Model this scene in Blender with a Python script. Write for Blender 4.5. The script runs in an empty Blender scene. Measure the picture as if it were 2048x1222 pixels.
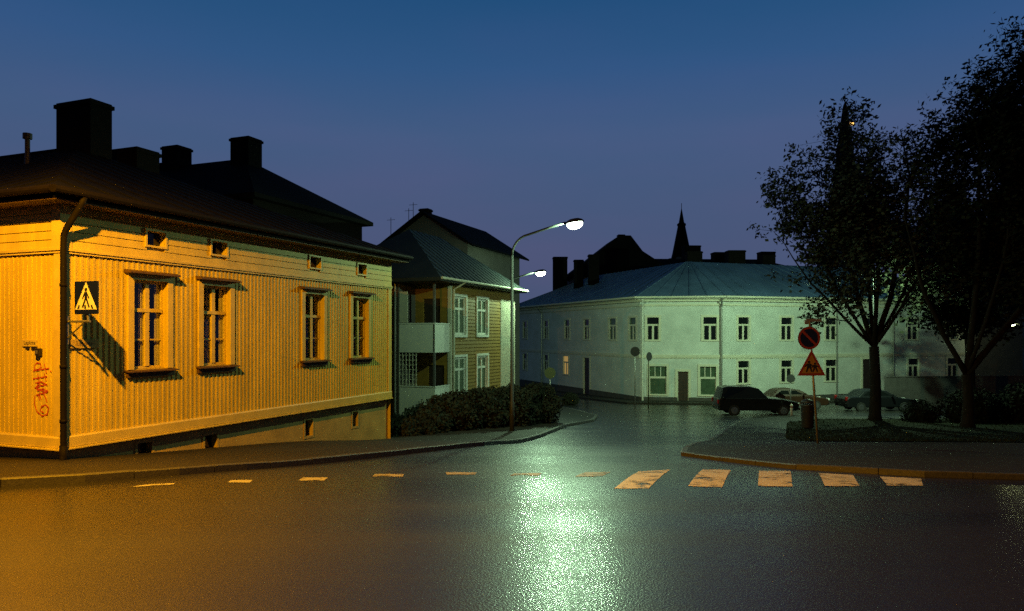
import bpy, math, random
from mathutils import Matrix, Vector, noise as mnoise

# ------------------------------------------------------------------ camera, sky, exposure
S = bpy.context.scene
COL = S.collection
EYE = 1.7
HAZE = 0.0
F, CX, HY = 1460.0, 1024.0, 668.0
cam = bpy.data.cameras.new('camera')
cam.lens = F / 2048.0 * 36.0
cam.sensor_width = 36.0
cam.shift_y = (HY - 611.0) / 2048.0
cam.clip_end = 2000.0
cam_o = bpy.data.objects.new('camera', cam)
cam_o.location = (0, 0, EYE)
cam_o.rotation_euler = (math.pi / 2, 0, 0)
COL.objects.link(cam_o)
S.camera = cam_o

S.view_settings.view_transform = 'Standard'
S.view_settings.look = 'None'
S.view_settings.exposure = 0.0
S.view_settings.gamma = 1.0
S.cycles.use_denoising = False
S.cycles.max_bounces = 5
S.cycles.diffuse_bounces = 2
S.cycles.glossy_bounces = 3
S.cycles.transparent_max_bounces = 8
S.cycles.sample_clamp_indirect = 4.0
S.cycles.caustics_reflective = False
S.cycles.caustics_refractive = False

W = bpy.data.worlds.new('World')
S.world = W
W.use_nodes = True
wn, wl = W.node_tree.nodes, W.node_tree.links
bg = wn['Background']
tc = wn.new('ShaderNodeTexCoord')
sep = wn.new('ShaderNodeSeparateXYZ')
wl.new(tc.outputs['Generated'], sep.inputs[0])
ramp = wn.new('ShaderNodeValToRGB')
el = ramp.color_ramp.elements
el[0].position = 0.0; el[0].color = (0.068, 0.084, 0.165, 1)
el[1].position = 1.0; el[1].color = (0.0015, 0.006, 0.02, 1)
for p, c in ((0.11, (0.066, 0.093, 0.187, 1)), (0.18, (0.062, 0.098, 0.200, 1)), (0.26, (0.055, 0.103, 0.220, 1)), (0.34, (0.030, 0.092, 0.225, 1)), (0.42, (0.015, 0.076, 0.195, 1)), (0.6, (0.005, 0.022, 0.065, 1))):
    e = el.new(p); e.color = c
wl.new(sep.outputs['Z'], ramp.inputs[0])
nz = wn.new('ShaderNodeTexNoise'); nz.inputs['Scale'].default_value = 3.0; nz.inputs['Detail'].default_value = 3.0
mp = wn.new('ShaderNodeMapping'); mp.inputs['Scale'].default_value = (1, 1, 4.5)
wl.new(tc.outputs['Generated'], mp.inputs[0]); wl.new(mp.outputs[0], nz.inputs['Vector'])
mr = wn.new('ShaderNodeMapRange'); mr.inputs[1].default_value = 0.35; mr.inputs[2].default_value = 0.68
wl.new(nz.outputs['Fac'], mr.inputs[0])
hz = wn.new('ShaderNodeMixRGB'); hz.blend_type = 'MULTIPLY'; hz.inputs[2].default_value = (1.17, 1.0, 1.02, 1)
wl.new(mr.outputs[0], hz.inputs[0]); wl.new(ramp.outputs[0], hz.inputs[1]); dk = wn.new('ShaderNodeMapRange'); dk.interpolation_type = 'SMOOTHSTEP'
dk.inputs[1].default_value = -0.6; dk.inputs[2].default_value = 0.75; dk.inputs[3].default_value = 0.22; dk.inputs[4].default_value = 1.0
dm = wn.new('ShaderNodeMixRGB'); dm.blend_type = 'MULTIPLY'; dm.inputs[0].default_value = 1.0   # twilight: the sky behind the camera has already gone dark
wl.new(sep.outputs['Y'], dk.inputs[0]); wl.new(hz.outputs[0], dm.inputs[1]); wl.new(dk.outputs[0], dm.inputs[2])
wl.new(dm.outputs[0], bg.inputs[0])
bg.inputs[1].default_value = 1.0

SODIUM = (1.0, 0.425, 0.008); SODIUM_POWER = 9800.0
MERC = (0.58, 1.0, 0.55); MERC_POWER = 1350.0; MERC_DIM = 1500.0; MERC_PARK = 6500.0; FAR_POWER = 70.0

# ------------------------------------------------------------------ helpers
def P(px, py, d):
    return Vector(((px - CX) / F * d, d, EYE - (py - HY) / F * d))

GP = [(-80, 0.5), (-20, 0.15), (0, 0.0), (6, -0.17), (11, -0.46), (13.5, -0.74), (16.2, -1.0), (19.5, -1.30), (24.3, -1.90),
      (31, -2.36), (36, -2.65), (42, -2.93), (55, -3.42), (80, -3.9), (300, -5.0), (900, -6.0)]
def _slopes():
    n = len(GP); h = [GP[i+1][0]-GP[i][0] for i in range(n-1)]
    d = [(GP[i+1][1]-GP[i][1])/h[i] for i in range(n-1)]
    m = [d[0]] + [0]*(n-2) + [d[-1]]
    for i in range(1, n-1):
        m[i] = 0 if d[i-1]*d[i] <= 0 else 3*(h[i-1]+h[i])/((2*h[i]+h[i-1])/d[i-1] + (h[i]+2*h[i-1])/d[i])
    return m
GM = _slopes()
def g(y):
    if y <= GP[0][0]: return GP[0][1]
    for i in range(len(GP)-1):
        x0, y0 = GP[i]; x1, y1 = GP[i+1]
        if y <= x1:
            h = x1-x0; t = (y-x0)/h
            return ((2*t**3-3*t*t+1)*y0 + (t**3-2*t*t+t)*h*GM[i] + (-2*t**3+3*t*t)*y1 + (t**3-t*t)*h*GM[i+1])
    return GP[-1][1]
def ground_at(px, py, lift=0.0):
    lo, hi = 2.0, 120.0
    k = (py - HY) / F
    for _ in range(60):
        m = (lo+hi)/2
        if EYE - (g(m)+lift) > k*m: lo = m
        else: hi = m
    return Vector(((px-CX)/F*lo, lo, g(lo)+lift))

ZOFF = {}
class MB:
    def __init__(s): s.v = []; s.f = []; s.M = Matrix.Identity(4)
    def add(s, pts):
        i = len(s.v); s.v += [tuple(s.M @ Vector(p)) for p in pts]; return i
    def face(s, pts):
        i = s.add(pts); s.f.append(tuple(range(i, i+len(pts))))
    def box(s, x0, x1, y0, y1, z0, z1):
        i = s.add([(x0,y0,z0),(x1,y0,z0),(x1,y1,z0),(x0,y1,z0),(x0,y0,z1),(x1,y0,z1),(x1,y1,z1),(x0,y1,z1)])
        for q in ((0,3,2,1),(4,5,6,7),(0,1,5,4),(1,2,6,5),(2,3,7,6),(3,0,4,7)): s.f.append(tuple(i+k for k in q))
    def prism(s, poly, a, b, axis='y'):
        n = len(poly)
        def mk(u, w, t): return {'y': (u, t, w), 'x': (t, u, w), 'z': (u, w, t)}[axis]
        i = s.add([mk(u, w, a) for u, w in poly] + [mk(u, w, b) for u, w in poly])
        s.f.append(tuple(i+k for k in range(n))); s.f.append(tuple(i+n+k for k in reversed(range(n))))
        for k in range(n): s.f.append((i+k, i+n+k, i+n+(k+1)%n, i+(k+1)%n))
    def tube(s, pts, rad, n=8, cap=True):
        pts = [Vector(p) for p in pts]
        if not hasattr(rad, '__len__'): rad = [rad]*len(pts)
        base = len(s.v); up = None
        for k, p in enumerate(pts):
            t = (pts[min(k+1, len(pts)-1)] - pts[max(k-1, 0)]).normalized()
            if up is None:
                up = t.orthogonal().normalized()
            up = (up - t*up.dot(t))
            up = up.normalized() if up.length > 1e-6 else t.orthogonal().normalized()
            b = t.cross(up)
            s.add([p + (up*math.cos(2*math.pi*j/n) + b*math.sin(2*math.pi*j/n))*rad[k] for j in range(n)])
        for k in range(len(pts)-1):
            for j in range(n):
                a = base+k*n+j; c = base+k*n+(j+1)%n
                s.f.append((a, c, c+n, a+n))
        if cap:
            s.f.append(tuple(base+j for j in reversed(range(n)))); e = base+(len(pts)-1)*n
            s.f.append(tuple(e+j for j in range(n)))
    def lathe(s, prof, c=(0,0,0), n=16, sx=1, sy=1):
        base = len(s.v); c = Vector(c)
        for r, z in prof:
            s.add([c + Vector((r*sx*math.cos(2*math.pi*j/n), r*sy*math.sin(2*math.pi*j/n), z)) for j in range(n)])
        for k in range(len(prof)-1):
            for j in range(n):
                a = base+k*n+j; b = base+k*n+(j+1)%n
                s.f.append((a, b, b+n, a+n))
        s.f.append(tuple(base+j for j in reversed(range(n)))); e = base+(len(prof)-1)*n
        s.f.append(tuple(e+j for j in range(n)))
    def build(s, name, mat, parent=None, smooth=False, bevel=0.0, loc=None):
        me = bpy.data.meshes.new(name)
        me.from_pydata(s.v, [], s.f); me.update()
        me.materials.append(mat)
        if smooth:
            for p in me.polygons: p.use_smooth = True
        o = bpy.data.objects.new(name, me); COL.objects.link(o)
        if parent is not None:
            o.parent = parent
            if parent.name in ZOFF: o.location = (0, 0, -ZOFF[parent.name])
        if loc is not None: o.location = loc
        if bevel:
            b = o.modifiers.new('bevel', 'BEVEL'); b.width = bevel; b.segments = 2; b.limit_method = 'ANGLE'
        return o

def tag(o, label, cat, group=None):
    o['label'] = label; o['category'] = cat
    if group: o['group'] = group
    return o
def structure(o): o['kind'] = 'structure'; return o
def thing(name, label, cat, loc, rz=0.0, group=None, zoff=False):
    o = bpy.data.objects.new(name, None); COL.objects.link(o)
    o.location = loc; o.rotation_euler = (0, 0, rz); o.empty_display_size = 0.3
    if zoff: ZOFF[o.name] = loc[2]
    return tag(o, label, cat, group)
def copy_tree(o, parent=None):
    c = o.copy(); COL.objects.link(c); c.parent = parent
    if o.name in ZOFF: ZOFF[c.name] = ZOFF[o.name]
    for ch in list(o.children): copy_tree(ch, c)
    return c

# ------------------------------------------------------------------ materials
def nodes(name):
    m = bpy.data.materials.new(name); m.use_nodes = True
    n, l = m.node_tree.nodes, m.node_tree.links
    return m, n, l, n['Principled BSDF']
def mat(name, c, rough=0.7, var=0.15, scale=4.0, bump=0.0, bscale=60.0, metal=0.0, spec=0.5, c2=None, thr=None, stretch=(1,1,1), coat=0.0):
    m, n, l, b = nodes(name)
    b.inputs['Roughness'].default_value = rough; b.inputs['Metallic'].default_value = metal
    b.inputs['Specular IOR Level'].default_value = spec; b.inputs['Coat Weight'].default_value = coat
    t = n.new('ShaderNodeTexCoord'); mp = n.new('ShaderNodeMapping'); mp.inputs['Scale'].default_value = stretch
    l.new(t.outputs['Object'], mp.inputs[0])
    nz = n.new('ShaderNodeTexNoise'); nz.inputs['Scale'].default_value = scale; nz.inputs['Detail'].default_value = 6
    nz.inputs['Roughness'].default_value = 0.65
    l.new(mp.outputs[0], nz.inputs['Vector'])
    r = n.new('ShaderNodeValToRGB')
    lo, hi = (thr if thr else (0.3, 0.7))
    r.color_ramp.elements[0].position = lo; r.color_ramp.elements[1].position = hi
    ca = tuple(x*(1-var) for x in c) if c2 is None else c2
    cb = tuple(min(1, x*(1+var)) for x in c) if c2 is None else c
    r.color_ramp.elements[0].color = (*ca, 1); r.color_ramp.elements[1].color = (*cb, 1)
    l.new(nz.outputs['Fac'], r.inputs[0]); l.new(r.outputs[0], b.inputs['Base Color'])
    if bump:
        n2 = n.new('ShaderNodeTexNoise'); n2.inputs['Scale'].default_value = bscale; n2.inputs['Detail'].default_value = 4
        l.new(mp.outputs[0], n2.inputs['Vector'])
        bp = n.new('ShaderNodeBump'); bp.inputs['Strength'].default_value = bump; bp.inputs['Distance'].default_value = 0.02
        l.new(n2.outputs['Fac'], bp.inputs['Height']); l.new(bp.outputs[0], b.inputs['Normal'])
    return m
def emit(name, c, strength, base=(0.8,0.8,0.8)):
    m, n, l, b = nodes(name)
    b.inputs['Base Color'].default_value = (*base, 1)
    b.inputs['Emission Color'].default_value = (*c, 1); b.inputs['Emission Strength'].default_value = strength
    return m

def asphalt(name, base, rough0, rough1, wet=1.0, film=0.0):
    m, n, l, b = nodes(name)
    t = n.new('ShaderNodeTexCoord')
    big = n.new('ShaderNodeTexNoise'); big.inputs['Scale'].default_value = 0.35; big.inputs['Detail'].default_value = 5
    fine = n.new('ShaderNodeTexVoronoi'); fine.inputs['Scale'].default_value = 55.0
    med = n.new('ShaderNodeTexNoise'); med.inputs['Scale'].default_value = 14.0; med.inputs['Detail'].default_value = 6; med.inputs['Roughness'].default_value = 0.7
    strip = n.new('ShaderNodeMapping'); strip.inputs['Scale'].default_value = (0.12, 1.6, 1)
    for x in (fine, med): l.new(t.outputs['Object'], x.inputs['Vector'])
    l.new(t.outputs['Object'], strip.inputs[0]); l.new(strip.outputs[0], big.inputs['Vector'])
    r = n.new('ShaderNodeValToRGB'); r.color_ramp.elements[0].position = 0.3; r.color_ramp.elements[1].position = 0.72
    r.color_ramp.elements[0].color = (*[x*0.62 for x in base], 1); r.color_ramp.elements[1].color = (*[x*1.35 for x in base], 1)
    mx = n.new('ShaderNodeMixRGB'); mx.inputs[0].default_value = 0.5
    l.new(big.outputs['Fac'], mx.inputs[1]); l.new(med.outputs['Fac'], mx.inputs[2])
    l.new(mx.outputs[0], r.inputs[0]); l.new(r.outputs[0], b.inputs['Base Color'])
    rr = n.new('ShaderNodeMapRange'); rr.inputs[1].default_value = 0.35; rr.inputs[2].default_value = 0.65
    rr.inputs[3].default_value = rough0; rr.inputs[4].default_value = rough1
    l.new(big.outputs['Fac'], rr.inputs[0]); l.new(rr.outputs[0], b.inputs['Roughness'])
    b.inputs['Specular IOR Level'].default_value = 0.5*wet
    if film:
        cw = n.new('ShaderNodeMapRange'); cw.inputs[1].default_value = 0.36; cw.inputs[2].default_value = 0.62; cw.inputs[3].default_value = film; cw.inputs[4].default_value = film*0.25
        l.new(mx.outputs[0], cw.inputs[0]); l.new(cw.outputs[0], b.inputs['Coat Weight'])
        b.inputs['Coat Roughness'].default_value = 0.14; b.inputs['Coat IOR'].default_value = 1.33
    b1 = n.new('ShaderNodeBump'); b1.inputs['Strength'].default_value = 0.26; b1.inputs['Distance'].default_value = 0.006
    l.new(fine.outputs['Distance'], b1.inputs['Height'])
    b2 = n.new('ShaderNodeBump'); b2.inputs['Strength'].default_value = 0.10; b2.inputs['Distance'].default_value = 0.012
    l.new(med.outputs['Fac'], b2.inputs['Height']); l.new(b1.outputs[0], b2.inputs['Normal']); l.new(b2.outputs[0], b.inputs['Normal']); l.new(b2.outputs[0], b.inputs['Coat Normal'])
    return m
M = {}
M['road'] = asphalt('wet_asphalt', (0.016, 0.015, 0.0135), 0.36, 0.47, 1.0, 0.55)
M['pave'] = asphalt('damp_pavement', (0.028, 0.025, 0.021), 0.55, 0.7, 0.3)
M['kerb'] = mat('granite_kerb', (0.055, 0.052, 0.048), 0.6, 0.3, 20, 0.3, 80)
M['lawn'] = mat('lawn_soil', (0.014, 0.015, 0.008), 0.95, 0.5, 3, 0.8, 30, spec=0.05)
M['grass'] = mat('grass_blade', (0.014, 0.018, 0.007), 0.9, 0.4, 2, spec=0.05)
M['yellow'] = mat('yellow_painted_boards', (0.60, 0.47, 0.055), 0.6, 0.20, 2.2, 0.2, 40, stretch=(1, 1, 0.18))
M['ytrim'] = mat('pale_yellow_trim', (0.62, 0.49, 0.09), 0.55, 0.14, 3, 0.05)
M['plinth'] = mat('rendered_plinth', (0.42, 0.31, 0.08), 0.85, 0.25, 1.6, 0.4, 25)
M['roofdark'] = mat('dark_sheet_roof', (0.006, 0.006, 0.006), 0.85, 0.35, 1.2, 0.1, 8, spec=0.06)
M['soffit'] = mat('brown_soffit', (0.13, 0.075, 0.03), 0.75, 0.2, 4)
M['darkmetal'] = mat('dark_painted_metal', (0.018, 0.014, 0.012), 0.55, 0.2, 8)
M['pipe'] = mat('black_painted_pipe', (0.008, 0.006, 0.005), 0.7, 0.2, 8, spec=0.12)
M['sheet'] = mat('brown_sheet_metal', (0.10, 0.055, 0.02), 0.6, 0.2, 6, spec=0.3)
M['brick'] = mat('sooty_brick', (0.006, 0.005, 0.0045), 0.9, 0.4, 6, 0.5, 14, spec=0.1)
M['curtain'] = mat('pale_curtain', (0.55, 0.48, 0.36), 0.9, 0.15, 6, stretch=(9, 9, 0.5))
M['darkpane'] = mat('dark_window_glass', (0.010, 0.012, 0.014), 0.08, 0.3, 1.5)
M['dimpane'] = mat('curtained_window_glass', (0.07, 0.11, 0.07), 0.2, 0.3, 2.5)
M['brown'] = mat('ochre_brown_boards', (0.24, 0.135, 0.018), 0.7, 0.18, 1.2, 0.3, 12, stretch=(1, 1, 7))
M['white'] = mat('white_paint', (0.72, 0.72, 0.66), 0.5, 0.06, 3)
M['palewood'] = mat('pale_boards', (0.52, 0.50, 0.40), 0.65, 0.12, 2, 0.15, 20)
M['greyroof'] = mat('grey_sheet_roof', (0.028, 0.036, 0.038), 0.6, 0.25, 0.8, 0.1, 6, metal=0.3)
M['blueroof'] = mat('blue_grey_sheet_roof', (0.10, 0.17, 0.29), 0.6, 0.3, 0.35, 0.1, 5, metal=0.0)
M['render'] = mat('white_rendered_wall', (0.60, 0.63, 0.60), 0.85, 0.16, 0.7, 0.2, 15)
M['rendertrim'] = mat('cream_wall_trim', (0.66, 0.64, 0.52), 0.75, 0.08, 1.5)
M['stone'] = mat('dark_stone_base', (0.07, 0.065, 0.06), 0.9, 0.3, 3, 0.4, 12)
M['door'] = mat('dark_door', (0.030, 0.018, 0.014), 0.5, 0.25, 4)
M['galv'] = mat('galvanised_steel', (0.28, 0.28, 0.27), 0.45, 0.15, 12, metal=0.6)
M['pole'] = mat('weathered_grey_pole', (0.035, 0.038, 0.038), 0.6, 0.25, 10)
M['signblue'] = mat('sign_blue', (0.004, 0.008, 0.06), 0.45, 0.05, 6)
M['signwhite'] = mat('sign_white', (0.75, 0.75, 0.72), 0.45, 0.04, 6)
M['signblack'] = mat('sign_black', (0.012, 0.012, 0.012), 0.5, 0.05, 6)
M['signred'] = mat('sign_red', (0.20, 0.030, 0.015), 0.5, 0.1, 9)
M['signyellow'] = mat('sign_yellow', (0.26, 0.15, 0.02), 0.5, 0.1, 9)
M['signback'] = mat('sign_back_grey', (0.018, 0.018, 0.018), 0.6, 0.1, 9)
M['signochre'] = mat('sign_dull_yellow', (0.045, 0.05, 0.014), 0.6, 0.1, 9)
M['bark'] = mat('dark_bark', (0.014, 0.011, 0.009), 0.95, 0.4, 8, 0.8, 30, stretch=(1, 1, 0.3), spec=0.1)
M['leaf'] = mat('birch_leaves', (0.048, 0.050, 0.034), 0.75, 0.5, 0.6, spec=0.1)
M['leafdark'] = mat('dark_leaves', (0.018, 0.020, 0.012), 0.8, 0.5, 0.6, spec=0.08)
M['hedge'] = mat('hedge_leaves', (0.020, 0.022, 0.014), 0.8, 0.5, 1.5, spec=0.1)
M['bushdark'] = mat('black_bush_leaves', (0.009, 0.010, 0.007), 0.85, 0.5, 1.5, spec=0.04)
M['carblack'] = mat('black_car_paint', (0.010, 0.010, 0.011), 0.22, 0.1, 3, coat=0.08, spec=0.2)
M['carbrown'] = mat('rust_brown_car_paint', (0.030, 0.013, 0.007), 0.45, 0.1, 3, coat=0.08, spec=0.2)
M['cardark'] = mat('dark_blue_car_paint', (0.007, 0.008, 0.010), 0.45, 0.1, 3, coat=0.08, spec=0.2)
M['carglass'] = mat('car_glass', (0.005, 0.006, 0.006), 0.10, 0.1, 3, spec=0.35)
M['rubber'] = mat('tyre_rubber', (0.012, 0.012, 0.012), 0.85, 0.2, 20)
M['rim'] = mat('wheel_rim', (0.35, 0.35, 0.35), 0.3, 0.1, 20, metal=0.9)
M['headlight'] = mat('clear_lamp_glass', (0.5, 0.5, 0.5), 0.15, 0.05, 20)
M['taillight'] = mat('red_lamp_glass', (0.25, 0.01, 0.01), 0.2, 0.05, 20)
M['fence'] = mat('dark_grey_boards', (0.075, 0.070, 0.070), 0.85, 0.25, 2, 0.3, 15)
M['greenwall'] = mat('yellow_green_render', (0.42, 0.42, 0.14), 0.85, 0.15, 0.6)
M['darkwall'] = mat('dark_grey_wall', (0.09, 0.085, 0.08), 0.9, 0.2, 0.8)
M['graffiti'] = mat('red_spray_paint', (0.52, 0.07, 0.02), 0.7, 0.25, 30)
M['gilt_glow'] = emit('glowing_gilded_ball', (1.0, 0.55, 0.12), 2.5, (0.8, 0.5, 0.1))  # the ball's glint is put in as emission, no lamp lights it
def lamp_glass(name, c, strength):   # clear glowing envelope round the burner
    m = bpy.data.materials.new(name); m.use_nodes = True
    n, l = m.node_tree.nodes, m.node_tree.links; n.clear()
    o = n.new('ShaderNodeOutputMaterial'); ad = n.new('ShaderNodeAddShader'); t = n.new('ShaderNodeBsdfTransparent'); e = n.new('ShaderNodeEmission')
    e.inputs[0].default_value = (*c, 1); e.inputs[1].default_value = strength
    l.new(t.outputs[0], ad.inputs[0]); l.new(e.outputs[0], ad.inputs[1]); l.new(ad.outputs[0], o.inputs['Surface'])
    return m
M['sodium'] = lamp_glass('sodium_lamp_glass', SODIUM, 12.0)
M['merc'] = lamp_glass('mercury_lamp_glass', (0.85, 1.0, 0.8), 9.0)
M['farlamp'] = lamp_glass('far_lamp_glass', (0.9, 1.0, 0.6), 9.0)
M['litpane'] = emit('lit_window_glass', (1.0, 0.62, 0.18), 0.28, (0.3, 0.25, 0.15))
def glass_mat():
    m = bpy.data.materials.new('window_glass'); m.use_nodes = True
    n, l = m.node_tree.nodes, m.node_tree.links
    n.clear(); o = n.new('ShaderNodeOutputMaterial'); mx = n.new('ShaderNodeMixShader')
    a = n.new('ShaderNodeBsdfTransparent'); a.inputs[0].default_value = (0.9, 0.92, 0.92, 1)
    b = n.new('ShaderNodeBsdfGlossy'); b.inputs['Roughness'].default_value = 0.03
    lw = n.new('ShaderNodeLayerWeight'); lw.inputs['Blend'].default_value = 0.5
    pw = n.new('ShaderNodeMath'); pw.operation = 'POWER'; pw.inputs[1].default_value = 5.0; l.new(lw.outputs['Facing'], pw.inputs[0])
    fr = n.new('ShaderNodeMath'); fr.operation = 'MULTIPLY_ADD'; fr.inputs[1].default_value = 0.7; fr.inputs[2].default_value = 0.05; l.new(pw.outputs[0], fr.inputs[0])
    l.new(fr.outputs[0], mx.inputs[0]); l.new(a.outputs[0], mx.inputs[1]); l.new(b.outputs[0], mx.inputs[2]); l.new(mx.outputs[0], o.inputs[0])
    return m
M['glass'] = glass_mat()
def worn_paint(name, c):
    m, n, l, b = nodes(name)
    b.inputs['Base Color'].default_value = (*c, 1); b.inputs['Roughness'].default_value = 0.55
    t = n.new('ShaderNodeTexCoord'); nz = n.new('ShaderNodeTexNoise'); nz.inputs['Scale'].default_value = 2.6; nz.inputs['Detail'].default_value = 8
    nz.inputs['Roughness'].default_value = 0.72
    l.new(t.outputs['Object'], nz.inputs['Vector'])
    r = n.new('ShaderNodeMapRange'); r.inputs[1].default_value = 0.40; r.inputs[2].default_value = 0.50; l.new(nz.outputs['Fac'], r.inputs[0])
    r.inputs[3].default_value = 0.08; l.new(r.outputs[0], b.inputs['Alpha'])
    return m
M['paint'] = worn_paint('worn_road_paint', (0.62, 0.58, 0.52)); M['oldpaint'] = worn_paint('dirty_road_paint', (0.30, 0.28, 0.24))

# ------------------------------------------------------------------ ground, pavements, kerbs
def frange(a, b, s):
    r = []; x = a
    while x < b - 1e-6: r.append(x); x += s
    r.append(b); return r
YS = frange(-40, -4, 4) + frange(0, 60, 0.75) + frange(64, 120, 4) + [160, 220, 300, 450, 700, 900]
XS = [-700, -300, -150, -80] + list(range(-60, 61, 6)) + [80, 150, 300, 700]
mb = MB()
for y in YS: mb.add([(x, y, g(y)) for x in XS])
nx = len(XS)
for j in range(len(YS)-1):
    for i in range(nx-1): mb.f.append((j*nx+i, j*nx+i+1, (j+1)*nx+i+1, (j+1)*nx+i))
road = structure(mb.build('road', M['road'], smooth=True))

def interp(tbl, y):
    if y <= tbl[0][0]: return tbl[0][1]
    for (a, b), (c, d) in zip(tbl, tbl[1:]):
        if y <= c: return b + (d-b)*(y-a)/(c-a)
    return tbl[-1][1]
def drape(name, mater, y0, y1, fl, fr, lift, step=0.4, nxs=14, kerb_side=0, parent=None):
    m = MB(); ys = frange(y0, y1, step)
    rows = []
    for y in ys:
        a, b = fl(y), fr(y)
        rows.append(m.add([(a+(b-a)*i/nxs, y, g(y)+lift) for i in range(nxs+1)]))
    for r0, r1 in zip(rows, rows[1:]):
        for i in range(nxs): m.f.append((r0+i, r0+i+1, r1+i+1, r1+i))
    return m.build(name, mater, parent, smooth=True)
def kerb_strip(pts, width, lift, name='kerb'):
    m = MB(); dense = []
    for a, b in zip(pts, pts[1:]):
        k = max(1, int((Vector(b)-Vector(a)).length/0.5))
        dense += [Vector(a)+(Vector(b)-Vector(a))*i/k for i in range(k)]
    dense.append(Vector(pts[-1]))
    def section(p, t, dz):
        nn = Vector((-t.y, t.x)); q = p+nn*width
        return m.add([(p.x, p.y, g(p.y)-0.1), (p.x, p.y, g(p.y)+lift-0.014+dz), (p.x+nn.x*0.018, p.y+nn.y*0.018, g(p.y)+lift+dz), (q.x, q.y, g(q.y)+lift+dz)])
    rk = random.Random(7)
    for k in range(0, len(dense)-1, 2):      # one kerb stone per metre, with an open joint
        run = dense[k:k+3]; dz = rk.uniform(-.006, .006); secs = []
        for a, p in enumerate(run):
            t = (run[min(a+1, len(run)-1)]-run[max(a-1, 0)]).normalized()
            pp = p + (t*0.007 if a == 0 else (t*-0.007 if a == len(run)-1 else t*0))
            secs.append(section(pp, t, dz))
        for i0, i1 in zip(secs, secs[1:]):
            for j in range(3): m.f.append((i0+j, i1+j, i1+j+1, i0+j+1))
        m.f.append(tuple(secs[0]+j for j in (3, 2, 1, 0))); m.f.append(tuple(secs[-1]+j for j in range(4)))
    return structure(m.build(name, M['kerb']))
KL = [(-60, 4.0), (-20, 7.6), (-6.9, 9.85), (-6.05, 10.35), (-5.15, 11.3), (-4.5, 12.4), (-3.3, 14.8), (-0.75, 19.8), (0.98, 26.5), (2.5, 33.0), (4.1, 36.5), (4.7, 40.0), (3.8, 46.0), (-6.0, 76.0)]
kl_tab = [(y, x) for x, y in KL]
drape_l = structure(drape('pavement', M['pave'], 4.0, 76.0, lambda y: -61.0, lambda y: interp(kl_tab, y)-0.13, 0.116, nxs=30))
kerb_strip(KL, 0.16, 0.12)
KR = [(60, 6.0), (12, 9.9), (7.5, 10.7), (6.24, 11.05), (5.77, 11.5), (4.9, 12.6), (4.39, 14.2), (3.75, 16.2), (4.1, 17.6), (6.7, 24.8), (10.5, 34.5), (12.0, 37.2), (14.1, 38.7), (60, 39.5)]
kr_tab = [(y, x) for x, y in KR]
structure(drape('pavement', M['pave'], 6.0, 39.4, lambda y: min(interp(kr_tab, y)+0.13, 60.5), lambda y: 61.0, 0.082, step=0.2, nxs=30))
kerb_strip(list(reversed(KR)), 0.14, 0.085)
lawn_l = [(18.0, 7.4), (19.5, 8.6), (24.8, 9.3), (34.5, 13.0), (37.0, 15.5)]
def lawn_left(y): return max(interp(lawn_l, y), 7.4 + (max(0, 22.0-y))*3.0)
lawn = structure(drape('lawn', M['lawn'], 18.2, 37.0, lawn_left, lambda y: 61.0, 0.105, nxs=24))
random.seed(5)
mb = MB()
for _ in range(9000):
    y = 18.3 + 18.6*random.random()**1.2; x0 = lawn_left(y); x = x0 + (36-x0)*random.random()**1.3
    a = random.random()*6.28; h = random.uniform(0.03, 0.09); w = 0.012+0.012*random.random(); z = g(y)+0.105
    dx, dy = math.cos(a)*w, math.sin(a)*w; lx, ly = random.gauss(0, .04), random.gauss(0, .04)
    mb.face([(x-dx, y-dy, z), (x+dx, y+dy, z), (x+lx, y+ly, z+h)])
gr = mb.build('grass', M['grass']); gr['kind'] = 'stuff'
gr['label'] = 'short dark grass of the park lawn beside the road sign'
# pavement at the foot of the white building
KB = [(-1.6, 75.0), (8.3, 52.6), (15.4, 51.2), (41, 59.5)]
mb = MB()
inner = [(0.2, 79), (10.0, 57), (15.8, 56), (41, 64)]
for (a, b), (c, d) in zip(zip(KB, inner), list(zip(KB, inner))[1:]):
    n = 12
    for i in range(n):
        def L(p, q, t): return (p[0]+(q[0]-p[0])*t, p[1]+(q[1]-p[1])*t)
        q = [L(a, c, i/n), L(a, c, (i+1)/n), L(b, d, (i+1)/n), L(b, d, i/n)]
        mb.face([(x, y, g(y)+0.12) for x, y in q])
        mb.face([(q[0][0], q[0][1], g(q[0][1])-.05), (q[1][0], q[1][1], g(q[1][1])-.05), (q[1][0], q[1][1], g(q[1][1])+.12), (q[0][0], q[0][1], g(q[0][1])+.12)])
structure(mb.build('pavement', M['pave']))

# crosswalk paint, laid on the road
stripes = [[(1228,977),(1297,977),(1342,939),(1277,943)], [(1376,972),(1444,975),(1462,940),(1406,938)], [(1516,972),(1585,973),(1581,942),(1518,940)],
           [(1650,972),(1719,972),(1706,950),(1637,946)], [(1775,971),(1846,971),(1842,957),(1760,953)],
           [(893,949),(950,949),(954,945),(892,944)], [(745,953),(806,953),(808,948),(750,948)], [(596,961),(648,961),(656,955),(606,955)],
           [(455,965),(500,965),(505,960),(462,960)], [(262,974),(346,969),(352,966),(290,969)], [(1150,953),(1204,953),(1222,944),(1172,944)], [(1020,951),(1076,951),(1084,946),(1030,946)]]
for q in stripes:
    mb = MB(); c = [ground_at(px, py, 0.004) for px, py in q]
    n = 6
    for i in range(n):
        t0, t1 = i/n, (i+1)/n
        pts = [c[0].lerp(c[3], t0), c[1].lerp(c[2], t0), c[1].lerp(c[2], t1), c[0].lerp(c[3], t1)]
        mb.face([(p.x, p.y, g(p.y)+0.005) for p in pts])
    o = mb.build('crosswalk_stripe', M['paint'] if q[0][0] > 1220 else M['oldpaint'], road)

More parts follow.
